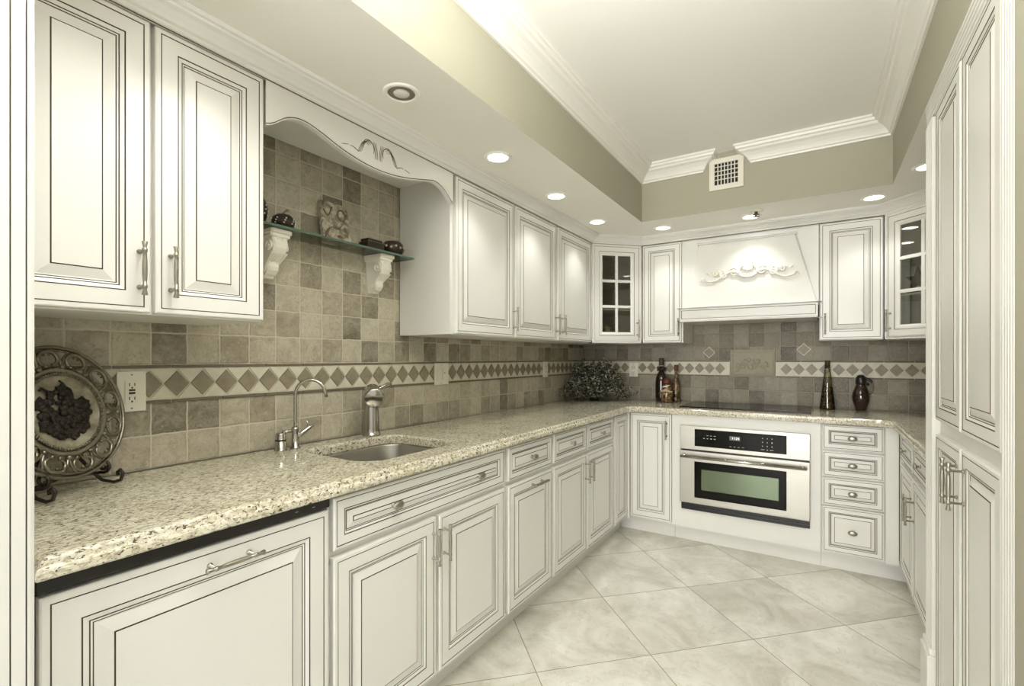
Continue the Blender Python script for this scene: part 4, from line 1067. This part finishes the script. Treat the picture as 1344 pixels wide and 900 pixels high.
# carafe
t = thing('carafe', 'round brown glass carafe with black top and handle in the right corner', 'carafe', (2.013, 3.895, CT+.0005))
mb = MB(); mb.lathe([(.028, 0), (.031, .004), (.030, .012), (.038, .035), (.047, .065), (.049, .09), (.044, .12), (.033, .150), (.026, .168), (.025, .178), (.003, .178)], 28); mb.build('body', flat('brown_carafe_glass', (.028, .012, .008), .07, coat=.6), t)
mb = MB(); mb.lathe([(.026, .170), (.030, .176), (.029, .20), (.024, .222), (.016, .233), (.001, .235)], 24)
mb.tube([(.018, -.004, .212), (.04, -.006, .206), (.056, -.006, .192), (.058, -.006, .186)], [.011, .009, .007, .005], 10)
mb.tube([(.02, -.004, .180), (.036, -.004, .176), (.040, -.004, .165)], [.010, .009, .006], 10)
mb.build('stopper', BLACK, t)
mb = MB(); mb.tube([(.052, -.005, .196), (.062, -.005, .17), (.062, -.005, .135), (.054, -.005, .115), (.044, -.004, .108)], .0042, 8); mb.build('handle', flat('smoked_handle', (.12, .10, .075), .2), t)

# ------------------------------------------------------------------ air vent and sprinkler
t = thing('air_vent', 'square cream air vent in the khaki tray face', 'air vent', (1.302, TY-.0006, 2.392), RB)
mb = MB(); q = .0965; iq = .066
for a, b in (((-q, -q), (q, -iq)), ((-q, iq), (q, q)), ((-q, -iq), (-iq, iq)), ((iq, -iq), (q, iq))): mb.box((a[0], -.012, a[1]), (b[0], 0, b[1]), 0, .001)
mb.build('frame', PLASTIC, t)
mb = MB(); mb.box((-iq, -.003, -iq), (iq, -.0005, iq)); mb.build('dark_duct', BLACK, t)
mb = MB()
for i in range(1, 7): x = -iq+i*2*iq/7; mb.box((x-.0028, -.010, -iq), (x+.0028, -.004, iq))
for i in range(1, 5): z = -iq+i*2*iq/5+.006; mb.box((-iq, -.009, z-.0022), (iq, -.0035, z+.0022))
mb.build('louvres', PLASTIC, t)
t = thing('sprinkler', 'small chrome ceiling sprinkler in the soffit above the hood', 'sprinkler', (1.452, 3.325, ZS))
mb = MB(); mb.lathe([(.040, 0), (.040, -.003), (.022, -.007), (.003, -.007)], 24); mb.build('rosette', PLASTIC, t)
mb = MB(); mb.lathe([(.010, -.006), (.009, -.018), (.018, -.022), (.018, -.024), (.006, -.025), (.006, -.032), (.02, -.034), (.02, -.0355), (.001, -.036)], 16); mb.build('head', PEWTER, t)

# ------------------------------------------------------------------ recessed lights
LMESH = None
def downlight(x, y, label, on=True):
    t = thing('recessed_light', label, 'ceiling light', (x, y, ZS), 0, 'recessed soffit lights')
    mb = MB(); mb.lathe([(.046, .0), (.046, -.004), (.056, -.006), (.062, -.003), (.063, .0)], 32, caps=False); mb.build('trim_ring', TRIM, t)
    if on:
        mb = MB(); mb.lathe([(.047, -.0012), (.047, -.003), (.03, -.0045), (.001, -.005)], 28); mb.build('glowing_lamp', BULB, t)
        ld = bpy.data.lights.new('lamp', 'SPOT'); ld.energy = SPOT_W; ld.color = SPOT_COL; ld.spot_size = radians(106); ld.spot_blend = .75; ld.shadow_soft_size = .035
        lo = bpy.data.objects.new('lamp', ld); COL.objects.link(lo); lo.parent = t; lo.location = (0, 0, -.012)
    else:
        mb = MB(); mb.lathe([(.047, -.0012), (.047, -.002), (.040, -.002), (.001, -.0015)], 28); mb.build('dark_baffle', flat('unlit_baffle', (.20, .18, .13), .5), t)
        mb = MB(); mb.lathe([(.028, -.002), (.027, -.004), (.001, -.005)], 20); mb.build('bulb', WHITEF, t)
    return t
downlight(.565, .60, 'lit recessed light above the near left wall cabinet')
downlight(.572, 1.185, 'unlit recessed ceiling light above the scalloped valance', False)
downlight(.553, 1.80, 'lit recessed light just right of the unlit one')
downlight(.535, 2.409, 'lit recessed light above the two-door left wall cabinet')
downlight(.530, 3.015, 'lit recessed light nearest the glazed left corner cabinet')
downlight(.860, 3.404, 'lit recessed light left of the range hood')
downlight(1.410, 3.440, 'lit recessed light above the range hood by the sprinkler')
downlight(2.043, 3.403, 'lit recessed light above the wall cabinet right of the hood')
downlight(2.220, 2.986, 'lit recessed light half hidden behind the tall pantry')
